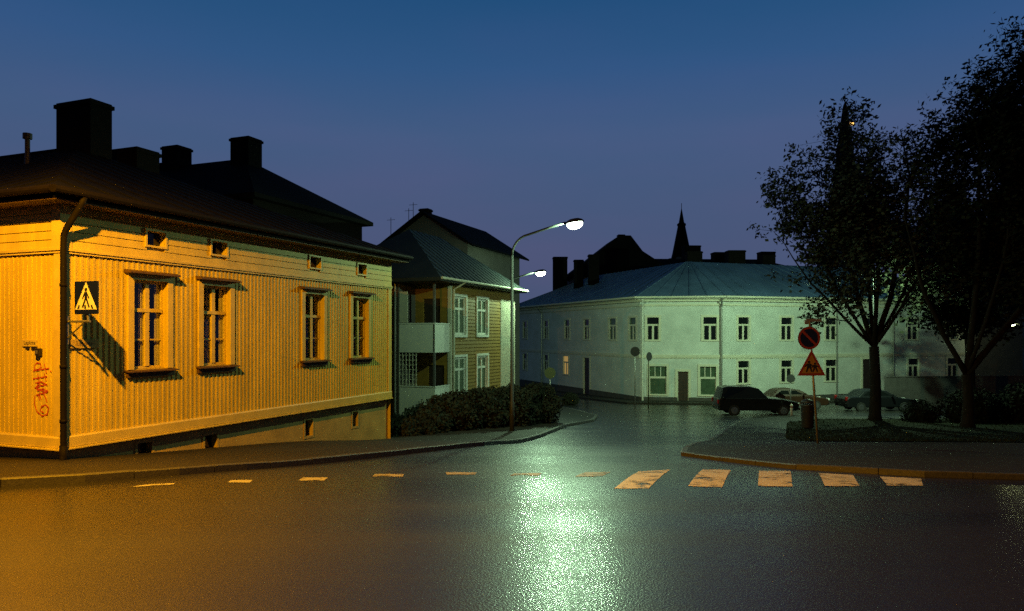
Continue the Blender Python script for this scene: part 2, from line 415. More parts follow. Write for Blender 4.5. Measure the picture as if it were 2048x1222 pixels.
# ------------------------------------------------------------------ wall helpers (local: x right along the wall, y inward, z up)
def wall_faces(m, x0, x1, z0, z1, openings, y=0.0, reveal=0.14, along='x', sign=1):
    xs = sorted({x0, x1} | {v for o in openings for v in o[:2] if x0 < v < x1})
    zs = sorted({z0, z1} | {v for o in openings for v in o[2:] if z0 < v < z1})
    def pt(u, w, z): return (u, w, z) if along == 'x' else (w, u, z)
    for a, b in zip(xs, xs[1:]):
        for c, d in zip(zs, zs[1:]):
            mx, mz = (a+b)/2, (c+d)/2
            if any(o[0] < mx < o[1] and o[2] < mz < o[3] for o in openings): continue
            m.face([pt(a, y, c), pt(b, y, c), pt(b, y, d), pt(a, y, d)])
    for (a, b, c, d) in openings:
        r = y+reveal
        for p, q in (((a, c), (a, d)), ((a, d), (b, d)), ((b, d), (b, c)), ((b, c), (a, c))):
            m.face([pt(p[0], y, p[1]), pt(q[0], y, q[1]), pt(q[0], r, q[1]), pt(p[0], r, p[1])])
def hip_roof(m, x0, x1, y0, y1, ze, zr, axis, inset, thick=0.0):
    if axis == 'y':
        xm = (x0+x1)/2; r0, r1 = (xm, y0+inset, zr), (xm, y1-inset, zr)
        A, B, C, D = (x0,y0,ze), (x1,y0,ze), (x1,y1,ze), (x0,y1,ze)
        m.face([A, B, r0]); m.face([B, C, r1, r0]); m.face([C, D, r1]); m.face([D, A, r0, r1])
    else:
        ym = (y0+y1)/2; r0, r1 = (x0+inset, ym, zr), (x1-inset, ym, zr)
        A, B, C, D = (x0,y0,ze), (x1,y0,ze), (x1,y1,ze), (x0,y1,ze)
        m.face([A, B, r1, r0]); m.face([B, C, r1]); m.face([C, D, r0, r1]); m.face([D, A, r0])

TH = math.atan2(0.93, 0.367)
U = Vector((0.367, 0.93)).normalized(); IN = Vector((-U.y, U.x))

# ------------------------------------------------------------------ yellow house
A = Vector((-8.34, 13.5)); ZB = -0.65
house = thing('yellow_house', 'yellow boarded wooden corner house with tall windows under a black roof', 'house', (A.x, A.y, ZB), TH, zoff=True)
L, WD = 11.67, 18.0
Z_SK, Z_BELT, Z_SOF = -0.35, 3.27, 4.12
wins = [(1.56, 2.42), (3.43, 4.28), (7.12, 7.98), (9.43, 10.30)]
wz0, wz1 = 0.97, 2.82
attic = [(1.86, 2.33), (3.66, 4.14), (7.30, 7.78), (9.66, 10.12)]
az0, az1 = 3.56, 3.86
opens = [(a, b, wz0, wz1) for a, b in wins]
mb = MB()
wall_faces(mb, 0, L, Z_SK, Z_BELT, opens, 0.0, 0.20)
wall_faces(mb, 0, WD, Z_SK, Z_BELT, [], 0.0, along='y')
mb.face([(L, 0, -2.5), (L, WD, -2.5), (L, WD, 4.2), (L, 0, 4.2)])
mb.face([(0, WD, -2.5), (L, WD, -2.5), (L, WD, 4.2), (0, WD, 4.2)])
# board and batten
x = 0.26
def batten(m, x0, x1, z0, z1): m.box(x0, x1, -0.013, 0.0, z0, z1)
while x < L-0.2:
    bw = 0.046
    segs = [(Z_SK+0.15, Z_BELT-0.02)]
    for a, b in wins:
        if a-0.17 < x+bw and x < b+0.17:
            segs = [(Z_SK+0.15, wz0-0.1), (wz1+0.12, Z_BELT-0.02)]
    for s0, s1 in segs: batten(mb, x, x+bw, s0, s1+random.uniform(-.004, .004))
    x += 0.128
y = 0.26
while y < 9:
    mb.box(-0.012, 0.0, y, y+0.046, Z_SK+0.15, Z_BELT-0.02); y += 0.128
mb.build('wall', M['yellow'], house)
mb = MB()   # frieze of horizontal boards
zz = Z_BELT+0.02
k = 0
fo = [(a, b, az0, az1) for a, b in attic]
while zz < Z_SOF-0.01:
    z2 = min(zz+0.165, Z_SOF)
    for (a, b) in [(0.0, L)]:
        segs = [(a, b)]
        for (wa, wb, c, d) in fo:
            if c < z2-0.002 and d > zz+0.002:
                segs = [s for q in segs for s in ([(q[0], wa), (wb, q[1])] if q[0] < wa and wb < q[1] else [q])]
        for s0, s1 in segs:
            mb.prism([(-0.050, zz), (-0.012, zz), (-0.012, z2-0.012), (-0.036, z2-0.012)], s0, s1, 'x')
    mb.prism([(-0.050, zz), (-0.012, zz), (-0.012, z2-0.012), (-0.036, z2-0.012)], 0.0, WD, 'y')
    zz += 0.165
wall_faces(mb, 0, L, Z_BELT, Z_SOF+.1, fo, -0.010, 0.16)
wall_faces(mb, 0, WD, Z_BELT, Z_SOF+.1, [], -0.010, along='y')
mb.build('frieze', M['yellow'], house)
mb = MB()   # belt moulding, skirting board, corner boards
def ring(m, p, z0, z1):
    m.box(-p, L+0.02, -p, -0.003, z0, z1); m.box(-p, -0.003, -0.003, WD, z0, z1)
ring(mb, 0.075, Z_BELT-0.025, Z_BELT+0.022)
ring(mb, 0.050, Z_BELT-0.07, Z_BELT-0.025)
mb.build('belt_moulding', M['ytrim'], house)
mb = MB()
prof = [(-0.05, Z_SK-0.06), (-0.003, Z_SK-0.06), (-0.003, Z_SK+0.15), (-0.03, Z_SK+0.15), (-0.05, Z_SK+0.12)]
mb.prism(prof, -0.05, L+0.02, 'x'); mb.prism(prof, -0.003, WD, 'y')
mb.prism([(-0.09, Z_SK-0.10), (-0.003, Z_SK-0.10), (-0.003, Z_SK-0.063), (-0.09, Z_SK-0.075)], -0.09, L+.02, 'x')
mb.prism([(-0.09, Z_SK-0.10), (-0.003, Z_SK-0.10), (-0.003, Z_SK-0.063), (-0.09, Z_SK-0.075)], -0.003, WD, 'y')
mb.build('skirting_board', M['ytrim'], house)
mb = MB()
mb.box(-0.032, 0.15, -0.032, -0.001, Z_SK+0.152, Z_BELT-0.072); mb.box(-0.032, -0.001, -0.001, 0.15, Z_SK+0.152, Z_BELT-0.072)
mb.box(-0.062, 0.17, -0.062, -0.001, Z_BELT+0.024, Z_SOF-.002); mb.box(-0.062, -0.001, -0.001, 0.17, Z_BELT+0.024, Z_SOF-.002)
mb.box(-0.033, -0.0, -0.033, -0.0, Z_BELT-.08, Z_BELT+.03)
mb.build('corner_board', M['ytrim'], house)
mb = MB(); mb.box(L-0.18, L+0.02, -0.034, -0.001, Z_SK+0.152, Z_BELT-0.072); mb.build('corner_board', M['ytrim'], house)
base_wins = [(1.76, 2.12, -0.86, -0.58), (3.6, 3.98, -1.12, -0.66), (7.28, 7.62, -1.16, -0.70), (9.6, 9.88, -1.16, -0.70)]
mb = MB()
wall_faces(mb, 0.10, L-0.05, -2.6, Z_SK-0.08, base_wins, 0.10, 0.22)
wall_faces(mb, 0.10, WD, -2.6, Z_SK-0.08, [], 0.10, along='y')
mb.face([(L-.05, .1, -2.6), (L-.05, WD, -2.6), (L-.05, WD, Z_SK), (L-.05, .1, Z_SK)])
mb.build('plinth', M['plinth'], house)
for (a, b, c, d) in base_wins:
    mb = MB(); fr_ = 0.06
    for q in ((a-fr_, a, c-fr_, d+fr_), (b, b+fr_, c-fr_, d+fr_), (a, b, c-fr_, c), (a, b, d, d+fr_)): mb.box(q[0], q[1], 0.085, 0.102, q[2], q[3])
    o = mb.build('basement_window', M['plinth'], house)
    p = MB(); p.box(a, b, 0.26, 0.28, c, d); p.build('pane', M['darkpane'], o)
for (a, b) in attic:
    mb = MB(); fr_ = 0.045
    for q in ((a-fr_, a, az0-fr_, az1+fr_), (b, b+fr_, az0-fr_, az1+fr_), (a, b, az0-fr_, az0), (a, b, az1, az1+fr_)): mb.box(q[0], q[1], -0.075, -0.04, q[2], q[3])
    o = mb.build('attic_window', M['ytrim'], house)
    p = MB(); p.box(a, b, 0.10, 0.12, az0, az1); p.build('pane', M['darkpane'], o)
for wi, (a, b) in enumerate(wins):
    mb = MB(); cw = 0.14
    mb.box(a-cw, a, -0.045, 0.0, wz0, wz1); mb.box(b, b+cw, -0.045, 0.0, wz0, wz1)
    mb.box(a-cw, b+cw, -0.047, 0.0, wz1, wz1+0.12)
    fy0, fy1 = 0.10, 0.15; m_ = (a+b)/2; zt = wz0+(wz1-wz0)*0.665
    mb.box(a, a+0.055, fy0, fy1, wz0, wz1); mb.box(b-0.055, b, fy0, fy1, wz0, wz1)
    mb.box(a+.055, b-.055, fy0, fy1, wz0, wz0+0.06); mb.box(a+.055, b-.055, fy0, fy1, wz1-0.06, wz1)
    mb.box(m_-0.05, m_+0.05, fy0-0.02, fy1, wz0+.06, wz1-.06)
    mb.box(a+.055, b-.055, fy0-0.03, fy1-.003, zt-0.04, zt+0.035)
    zl = wz0+(wz1-wz0)*0.33
    mb.box(a+.055, m_-.05, fy0+.005, fy1-.005, zl-0.014, zl+0.014); mb.box(m_+.05, b-.055, fy0+.005, fy1-.005, zl-0.014, zl+0.014)
    o = mb.build('window', M['ytrim'], house)
    p = MB(); p.box(a+.05, b-.05, 0.125, 0.131, wz0+.05, wz1-.05); p.build('pane', M['glass'], o)
    p = MB(); p.prism([(-0.19, wz1+0.12), (0, wz1+0.12), (0, wz1+0.20), (-0.19, wz1+0.15)], a-cw-0.07, b+cw+0.07, 'x')
    p.build('hood', M['sheet'], o)
    p = MB(); p.prism([(-0.15, wz0-0.055), (0.1, wz0-0.025), (0.1, wz0+.004), (-0.15, wz0-0.03)], a-cw-0.06, b+cw+0.06, 'x')
    p.box(a-cw-.02, b+cw+.02, -0.06, -0.001, wz0-0.16, wz0-0.057)
    p.build('sill', M['sheet'], o)
    rr = random.Random(wi)
    p = MB()
    for (c0, c1) in ((a+.02, a+.02+rr.uniform(.10, .2)), (m_-rr.uniform(.1, .14), m_+rr.uniform(.10, .16)), (b-rr.uniform(.14, .2), b-.02)):
        n = 10
        for i in range(n):
            u0 = c0+(c1-c0)*i/n; u1 = c0+(c1-c0)*(i+1)/n
            y0 = 0.19+0.02*math.sin(i*1.9); y1 = 0.19+0.02*math.sin((i+1)*1.9)
            p.face([(u0, y0, wz0), (u1, y1, wz0), (u1, y1, wz1), (u0, y0, wz1)])
    if wi < 2: p.build('curtain', M['curtain'], o)
    p = MB(); p.box(a-.1, b+.1, 0.9, 0.92, wz0-.3, wz1+.2); p.build('dark_backing', M['darkwall'], o)  # dark sheet standing in for the unlit room behind the panes
# roof
OV = 0.52
mb = MB()
ex0, ex1, ey0, ey1 = -OV, L+0.40, -OV, WD+OV
zr = 7.15; INS = 7.5
hip_roof(mb, ex0, ex1, ey0, ey1, Z_SOF+0.20, zr, 'y', INS)
mb.box(ex0, ex1, ey0, ey0+0.03, Z_SOF, Z_SOF+0.198); mb.box(ex0, ex0+0.03, ey0+.03, ey1, Z_SOF, Z_SOF+0.198)
mb.box(ex1-.03, ex1, ey0+.03, ey1, Z_SOF, Z_SOF+0.198)
xm = (ex0+ex1)/2; yr = ey0+INS
def seam(m, p0, p1):
    m.tube([p0, p1], 0.022, 4, False)
n = 20
for i in range(1, n):   # standing seams of the street hip and the front slope
    t = i/n; x = ex0+(ex1-ex0)*t; s = 1-abs(2*t-1)
    seam(mb, (x, ey0, Z_SOF+.205), (x, ey0+INS*s, Z_SOF+.205+(zr-Z_SOF-.2)*s))
y = ey0+0.6
while y < 15:
    s = min(1, (y-ey0)/INS)
    seam(mb, (ex0, y, Z_SOF+.205), (ex0+(xm-ex0)*s, y, Z_SOF+.205+(zr-Z_SOF-.2)*s)); y += 0.6
mb.tube([(xm, yr, zr+.02), (xm, ey1-INS, zr+.02)], 0.06, 6)
roof = mb.build('roof', M['roofdark'], house)
mb = MB()
mb.box(ex0+.031, -0.052, ey0+.031, WD, Z_SOF-0.03, Z_SOF-0.004); mb.box(-0.052, ex1-.031, ey0+.031, -0.052, Z_SOF-0.03, Z_SOF-0.004)
mb.build('soffit', M['soffit'], house)
mb = MB()
mb.tube([(ex0-.06, ey0-.07, Z_SOF+.13), (ex1, ey0-.07, Z_SOF+.13)], 0.07, 10); mb.tube([(ex0-.07, ey0-.06, Z_SOF+.13), (ex0-.07, WD, Z_SOF+.13)], 0.07, 10)
mb.build('gutter', M['pipe'], house)
mb = MB()
mb.tube([(0.02, ey0-.06, Z_SOF+.08), (0.0, ey0-.02, Z_SOF-.05), (-0.05, -0.20, 3.62), (-0.05, -0.14, 3.50), (-0.05, -0.13, 3.32), (-0.05, -0.13, -0.46), (-0.07, -0.13, -0.56), (-0.14, -0.22, -0.72)], 0.056, 12)
for z in (2.6, 1.1, 0.1): mb.tube([(-0.05, -.13, z-.03), (-0.05, -.13, z+.03)], 0.066, 12)
mb.tube([(-0.05, -0.13, -0.35), (-0.05, -0.13, -0.75)], 0.07, 10)
mb.build('downpipe', M['pipe'], house, smooth=True)
def chimney(parent, x, y, sx, sy, z0, z1, m_=None):
    q = MB(); q.box(x-sx/2, x+sx/2, y-sy/2, y+sy/2, z0, z1-0.16); q.box(x-sx/2-.05, x+sx/2+.05, y-sy/2-.05, y+sy/2+.05, z1-0.16, z1-.05)
    q.box(x-sx/2, x+sx/2, y-sy/2, y+sy/2, z1-.05, z1)
    return q.build('chimney', m_ or M['brick'], parent)
chimney(roof, 5.84, 6.85, 0.70, 1.40, 6.2, 8.45)
chimney(roof, 7.5, 6.75, 0.85, 1.15, 5.6, 7.45)
q = MB(); q.tube([(3.4, 5.78, 5.2), (3.4, 5.78, 6.72)], 0.06, 8); q.tube([(3.4, 5.78, 6.72), (3.4, 5.78, 6.86)], 0.11, 8); q.build('vent_pipe', M['darkmetal'], roof)
# graffiti on the front wall
def front_pt(px, py):
    k = (px-CX)/F; s = (A.x-A.y*k)/(U.y+(-IN.y*0)+0.0 if False else (-IN.x+k*IN.y))
    d = A.y+IN.y*s
    return s, EYE-(py-HY)/F*d
def c4(x, y): return front_pt(20+x*0.2128, 540+y*0.2128)
def c1(x, y): return front_pt(x*0.4745, 380+y*0.4745)
strokes = [[c4(*p) for p in q] for q in (
    [(238,935),(240,895),(262,870),(295,882),(300,915),(272,935),(238,940)], [(228,948),(300,935),(372,924)], [(330,885),(340,925),(348,965)],
    [(225,1022),(290,1012),(352,1000)], [(268,985),(275,1020),(282,1055)], [(330,975),(340,1010),(345,1040)], [(245,1062),(300,1050),(355,1078)], [(300,1050),(255,1095)],
    [(355,1078),(300,1085),(240,1110)], [(245,1110),(300,1130),(355,1150),(310,1160),(255,1175)], [(290,1120),(285,1175),(300,1215)], [(385,950),(392,955)])]
strokes += [[c1(*p) for p in q] for q in (
    [(150,868),(148,900),(158,932),(180,952),(202,945),(208,918),(196,905),(178,912),(172,930),(186,938)], [(165,862),(170,885)], [(188,860),(196,878),(200,892)], [(160,845),(185,838),(205,848)])]
mb = MB()
for st in strokes:
    st = [Vector(p) for p in st]
    for a, b in zip(st, st[1:]):
        d_ = b-a
        if d_.length < 1e-4: continue
        n_ = Vector((-d_.y, d_.x)).normalized()*0.012; e = d_.normalized()*0.008
        a2, b2 = a-e, b+e
        mb.face([(-0.0145, a2.x+n_.x, a2.y+n_.y), (-0.0145, b2.x+n_.x, b2.y+n_.y), (-0.0145, b2.x-n_.x, b2.y-n_.y), (-0.0145, a2.x-n_.x, a2.y-n_.y)])
mb.build('graffiti', M['graffiti'], house)

# text as mesh
def text_mesh(name, body, size, mater, parent, loc, rot, width=None):
    cu = bpy.data.curves.new(name, 'FONT'); cu.body = body; cu.size = size; cu.align_x = 'CENTER'; cu.align_y = 'CENTER'; cu.extrude = 0.001
    t = bpy.data.objects.new(name, cu); COL.objects.link(t)
    dg = bpy.context.evaluated_depsgraph_get(); me = bpy.data.meshes.new_from_object(t.evaluated_get(dg))
    bpy.data.objects.remove(t); me.materials.clear(); me.materials.append(mater)
    o = bpy.data.objects.new(name, me); COL.objects.link(o); o.parent = parent; o.location = loc; o.rotation_euler = rot
    return o
def house_pt(x, y, z): return Vector((A.x+U.x*x+IN.x*y, A.y+U.y*x+IN.y*y, z))
# street name plate on the front wall and its twin round the corner
s0, zc = front_pt(62, 685); 
pl = thing('street_name_plate', 'small pale street name plate on the brightly lit front wall of yellow house', 'street sign', house_pt(-0.014, s0, zc), TH)
mb = MB(); mb.box(-0.014, 0.0, -0.20, 0.20, -0.075, 0.055); mb.build('plate', M['ytrim'], pl, bevel=0.004)
text_mesh('lettering', 'Lapinte', 0.11, M['signblack'], pl, (-0.016, 0, -0.005), (math.pi/2, 0, -math.pi/2))
mb = MB(); mb.box(-0.012, 0.0, -0.17, -0.04, -0.13, -0.082); mb.box(-.012, 0, 0.02, 0.12, -0.125, -0.082); mb.build('bracket', M['darkmetal'], pl)
bx_s, bx_z = front_pt(82, 704)
bxo = thing('meter_box', 'small dark square box on the front wall of yellow house above the graffiti', 'box', house_pt(-0.012, bx_s, bx_z), TH)
mb = MB(); mb.box(-0.07, 0, -0.055, 0.055, -0.07, 0.07); mb.build('case', M['darkmetal'], bxo, bevel=0.006)
mb = MB(); mb.box(-0.074, -0.071, -0.02, 0.03, -0.03, 0.035); mb.build('label_plate', M['galv'], bxo)
pl2 = thing('street_name_plate', 'dull street name plate round the corner behind the downpipe, under the crossing sign', 'street sign', house_pt(0.55, -0.026, 1.52), TH)
mb = MB(); mb.box(-0.40, 0.20, -0.016, 0.0, -0.09, 0.08); mb.build('plate', M['plinth'], pl2, bevel=0.004)
text_mesh('lettering', 'Lapinte', 0.12, M['soffit'], pl2, (-0.1, -0.018, 0), (math.pi/2, 0, 0))

# pedestrian crossing sign on its bracket
ps = thing('pedestrian_crossing_sign', 'square blue crossing sign with walking figure in white triangle, bracketed off yellow house corner', 'road sign', house_pt(0.0, -0.66, 1.93), TH)
# local: x along street (away), y inward; sign faces -x
mb = MB(); mb.box(-0.012, 0.012, -0.30, 0.30, 0.13, 0.73); mb.build('plate', M['signblue'], ps, bevel=0.01)
mb = MB(); mb.prism([(-0.275, 0.215), (0.275, 0.215), (0.0, 0.71)], -0.0165, -0.0125, 'x'); mb.build('white_triangle', M['signwhite'], ps)
mb = MB()
def yz(m, pts, x0=-0.0205, x1=-0.017): m.prism([(-p[0], p[1]) for p in pts], x0, x1, 'x')
cxh, czh = 0.005, 0.575
yz(mb, [(cxh+0.034*math.cos(a*math.pi/6), czh+0.034*math.sin(a*math.pi/6)) for a in range(12)])
yz(mb, [(-0.028, 0.535), (0.032, 0.535), (0.036, 0.41), (-0.026, 0.41)])
yz(mb, [(-0.026, 0.41), (0.012, 0.41), (-0.055, 0.25), (-0.10, 0.25)]); yz(mb, [(0.0, 0.41), (0.036, 0.41), (0.105, 0.255), (0.068, 0.25)])
yz(mb, [(-0.028, 0.53), (-0.02, 0.48), (-0.075, 0.40), (-0.092, 0.415)]); yz(mb, [(0.032, 0.53), (0.03, 0.48), (0.075, 0.405), (0.092, 0.42)])
for cx in (-0.19, -0.015, 0.17): yz(mb, [(cx-0.022, 0.228), (cx+0.022, 0.228), (cx*0.86+0.016, 0.295), (cx*0.86-0.016, 0.295)])
mb.build('walking_figure', M['signblack'], ps)
mb = MB(); mb.tube([(0.03, 0.60, 0.0), (0.03, -0.05, 0.0)], 0.022, 8); mb.tube([(0.03, 0.0, 0.0), (0.03, 0.0, 0.60)], 0.022, 8); mb.tube([(0.03, 0.60, -0.35), (0.03, 0.1, -0.02)], 0.014, 6)
mb.box(0.0, 0.06, 0.53, 0.60, -0.42, 0.10)
mb.build('bracket', M['galv'], ps)

# ------------------------------------------------------------------ dark roofed house behind the yellow one
def simple_house(name, label, origin, rz, w, dep, z0, ze, zr, axis, inset, wallm, roofm, ov=0.4, gable=False):
    h = thing(name, label, 'house', (origin[0], origin[1], z0), rz, zoff=True)
    m = MB(); m.box(0, w, 0, dep, z0-.5, ze); wo = m.build('wall', wallm, h)
    m = MB()
    if gable:
        if axis == 'x':
            ym = dep/2
            for s in (0, 1):
                e = -ov if s == 0 else dep+ov
                ze2 = ze - (zr-ze)*ov/(dep/2)
                m.face([(-ov, e, ze2), (w+ov, e, ze2), (w+ov, ym, zr), (-ov, ym, zr)])
                m.face([(-ov, e, ze2-.12), (w+ov, e, ze2-.12), (w+ov, ym, zr-.12), (-ov, ym, zr-.12)])
                for xx in (-ov, w+ov): m.face([(xx, e, ze2), (xx, ym, zr), (xx, ym, zr-.12), (xx, e, ze2-.12)])
                m.face([(-ov, e, ze2), (w+ov, e, ze2), (w+ov, e, ze2-.12), (-ov, e, ze2-.12)])
            for xx in (0, w): wm = MB(); wm.face([(xx, 0, ze), (xx, dep, ze), (xx, ym, zr-.1)]); wm.build('gable', wallm, h)
    else:
        hip_roof(m, -ov, w+ov, -ov, dep+ov, ze, zr, axis, inset)
        m.box(-ov, w+ov, -ov, dep+ov, ze-0.18, ze-0.002)
    r = m.build('roof', roofm, h)
    return h, r
o2 = (-10.36, 29.25)
h2, r2 = simple_house('dark_roofed_house', 'black house with steep hipped roof and two chimneys rising behind the yellow house', o2, TH, 7.8, 12, -2.3, 7.3, 9.95, 'y', 4.3, M['brick'], M['roofdark'])
chimney(r2, 3.6, 3.55, 0.9, 1.05, 8.4, 10.75)
chimney(r2, 3.9, 8.1, 0.9, 1.0, 9.0, 10.85)
chimney(r2, 4.4, 9.3, 0.7, 0.5, 9.0, 10.25)

# ------------------------------------------------------------------ brown house with balconies
B0 = (-4.2, 29.0); BZ = g(30)+0.1
bh = thing('brown_house', 'two storey ochre brown boarded house with white balconies behind the hedge', 'house', (B0[0], B0[1], BZ), TH, zoff=True)
X0, X1, DEP = 3.9, 11.75, 6.0
bw = [(4.22, 5.52), (6.80, 8.06)]
lv = [(1.66, 3.42), (-1.12, 0.64)]
bo = [(a, b, c, d) for a, b in bw for c, d in lv]
mb = MB()
wall_faces(mb, X0, 9.74, -2.8, 4.0, bo, 0.0, 0.12)
wall_faces(mb, 9.74, X1, 3.5, 4.0, [], 0.0); wall_faces(mb, 9.74, X1, -2.8, -1.9, [], 0.0)
wall_faces(mb, 0, DEP, -2.8, 4.0, [(0.5, 1.35, 0.95, 3.3), (0.3, 1.1, -2.0, 0.3)], X0, 0.1, along='y')
mb.face([(X1, 0, -2.8), (X1, DEP, -2.8), (X1, DEP, 4), (X1, 0, 4)]); mb.face([(X0, DEP, -2.8), (X1, DEP, -2.8), (X1, DEP, 4), (X0, DEP, 4)])
z = -2.4
while z < 3.95:   # clapboards
    for (a, b) in ((X0, 9.74),):
        segs = [(a, b)]
        for (wa, wb, c, d) in bo:
            if c < z+.17 and d > z-.02: segs = [s for q in segs for s in ([(q[0], wa-.1), (wb+.1, q[1])] if q[0] < wa and wb < q[1] else [q])]
        for s0_, s1_ in segs: mb.prism([(-0.03, z), (0, z), (0, z+.16), (-0.006, z+.16)], s0_, s1_, 'x')
    z += 0.165
mb.build('wall', M['brown'], bh)
mb = MB(); mb.box(9.74, X1, -0.05, 0.0, -1.9, 3.5)
xx = 9.85
while xx < X1: mb.box(xx, xx+.03, -0.07, -0.05, -1.9, 3.5); xx += 0.16
mb.build('end_panel', M['palewood'], bh)
mb = MB(); mb.box(X0-0.04, X0+0.12, -0.05, -0.031, -2.5, 3.9); mb.box(X0-.04, X0-.001, -.031, .1, -2.5, 3.9); mb.build('corner_board', M['palewood'], bh)
for (a, b) in bw:
    for (c, d) in lv:
        mb = MB(); cw = 0.11
        mb.box(a-cw, a, -0.06, 0.0, c-cw, d+cw); mb.box(b, b+cw, -0.06, 0.0, c-cw, d+cw); mb.box(a, b, -0.06, 0.0, d, d+cw); mb.box(a, b, -0.075, 0.0, c-cw, c)
        m_ = (a+b)/2; zt = c+(d-c)*.68
        mb.box(m_-.05, m_+.05, 0.02, 0.07, c, d); mb.box(a, m_-.05, 0.022, 0.07, zt-.05, zt+.05); mb.box(m_+.05, b, 0.022, 0.07, zt-.05, zt+.05)
        for q in ((a, a+.1), (b-.1, b)): mb.box(q[0], q[1], 0.025, 0.068, c, d)
        mb.box(a+.1, b-.1, .026, .066, c, c+.1); mb.box(a+.1, b-.1, .026, .066, d-.1, d)
        o = mb.build('window', M['white'], bh)
        p = MB(); p.box(a, b, 0.06, 0.075, c, d); p.build('pane', M['dimpane'], o)
for (nm, y0, y1, z0, z1) in (('door', 0.5, 1.35, 0.95, 3.3), ('door', 0.3, 1.1, -2.0, 0.3)):
    mb = MB(); mb.box(X0+.08, X0+.11, y0, y1, z0, z1); mb.box(X0+.06, X0+.08, y0, y0+.08, z0, z1); d_ = mb.build(nm, M['door'], bh)
BX = 2.45
for zlo, zhi in ((0.90, 2.13), (-2.3, -0.60)):
    mb = MB()
    mb.box(BX, BX+.05, 0.0, 1.75, zlo, zhi); mb.box(BX+.05, X0-.05, 0.0, 0.05, zlo, zhi); mb.box(BX-.02, BX+.07, -.02, 1.77, zhi+.002, zhi+.05); mb.box(BX+.071, X0-.05, -.02, .07, zhi+.002, zhi+.05)
    mb.box(BX+.05, X0, 0.05, 1.75, zlo, zlo+.15)
    mb.build('balcony', M['white'], bh)
mb = MB(); mb.box(BX, X0, 1.76, 1.84, -2.8, 4.0); mb.build('side_wall', M['darkwall'], bh)
mb = MB()
for i in range(6): mb.box(BX+.02, BX+.045, 0.92+i*.165, 0.92+i*.165+.03, -0.54, 0.88)
for i in range(7): mb.box(BX+.046, BX+.06, 0.90, 1.78, -0.50+i*.21, -0.47+i*.21)
mb.build('trellis', M['palewood'], bh)
mb = MB(); mb.box(BX+.01, BX+.05, 1.35, 1.75, 2.2, 3.55); mb.build('privacy_screen', M['palewood'], bh)
mb = MB(); mb.box(BX, BX+.09, .01, .10, .92, 3.98); mb.box(BX, BX+.09, 0.01, 0.1, -.55, .89); mb.build('balcony_post', M['darkwall'], bh)
mb = MB(); mb.tube([(BX-.1, 1.9, 3.9), (BX-.1, 1.9, -2.4)], 0.05, 8); mb.build('downpipe', M['galv'], bh)
mb = MB()
hip_roof(mb, 1.9, X1+.5, -.55, DEP+.5, 4.1, 6.75, 'x', 3.6)
mb.box(1.9, X1+.5, -.55, DEP+.5, 3.95, 4.098)
for i in range(1, 19):
    x = 1.9+(X1+.5-1.9)*i/19; w_ = (DEP+1.05)/2; s_ = min(1, (x-1.9)/3.6, (X1+.5-x)/3.6)
    mb.tube([(x, -.55, 4.11), (x, -.55+w_*s_, 4.11+2.65*s_)], 0.02, 4, False)
br = mb.build('roof', M['greyroof'], bh)
mb = MB(); mb.tube([(1.9, -.62, 4.06), (X1+.5, -.62, 4.06)], 0.06, 8); mb.tube([(4.2, -.62, 4.02), (4.15, -.35, 3.85), (4.1, -.1, 3.7), (4.1, -.1, -2.4)], 0.045, 8); mb.build('gutter', M['palewood'], bh)

K = 1.12   # the house is a size larger and stands further back from the street
bh.scale = (K, K, K); bh.location = (B0[0]*K, B0[1]*K, EYE+K*(BZ-EYE))
# gabled house behind the brown one
h3, r3 = simple_house('gabled_house', 'grey gabled house top with aerials looking over the brown house roof', (-2.75, 45.2), TH, 9, 5.9, -3.2, 7.55, 9.45, 'x', 0, M['darkwall'], M['roofdark'], ov=0.55, gable=True)
h3.scale = (1.07, 1.07, 1.07); h3.location = (-2.75*1.07, 45.2*1.07, EYE+1.07*(-3.2-EYE))
chimney(r3, 0.7, 3.3, 0.6, 0.6, 8.9, 9.75)
for (x, y, zt) in ((0.5, 4.1, 10.2), (0.8, 4.6, 9.9), (0.4, 5.7, 9.3)):
    q = MB(); q.tube([(x, y, 8.0), (x, y, zt)], 0.02, 5); q.tube([(x, y-.3, zt-.15), (x, y+.3, zt-.15)], 0.015, 4); q.build('aerial', M['darkmetal'], r3)

# ------------------------------------------------------------------ white building
PW = [Vector((0.2, 78.0)), Vector((9.64, 55.0)), Vector((15.6, 54.0)), Vector((39.2, 62.0))]
WZ = g(54)+0.12
wb = thing('white_building', 'long pale two storey rendered building with blue metal roof across the far street', 'building', (PW[1].x, PW[1].y, WZ), 0, zoff=True)
org = PW[1]
def facet(i):
    a, b = PW[i], PW[i+1]; d = (b-a).normalized(); ang = math.atan2(d.y, d.x)
    return a, b, d, ang, (b-a).length
def facet_u(i, px):   # distance along facet i at image column px
    a, b, d, ang, ln = facet(i); k = (px-CX)/F
    return (k*a.y-a.x)/(d.x-k*d.y)
def facet_M(i):
    a, b, d, ang, ln = facet(i)
    return Matrix.Translation((a.x-org.x, a.y-org.y, 0)) @ Matrix.Rotation(ang, 4, 'Z')
ZE = 4.35
wall_mb, trim_mb, base_mb = MB(), MB(), MB()
UP = (1.28, 2.95); LOW = (-1.95, -0.32); SH = (-2.80, -0.72); DR = (-3.45, -1.10)
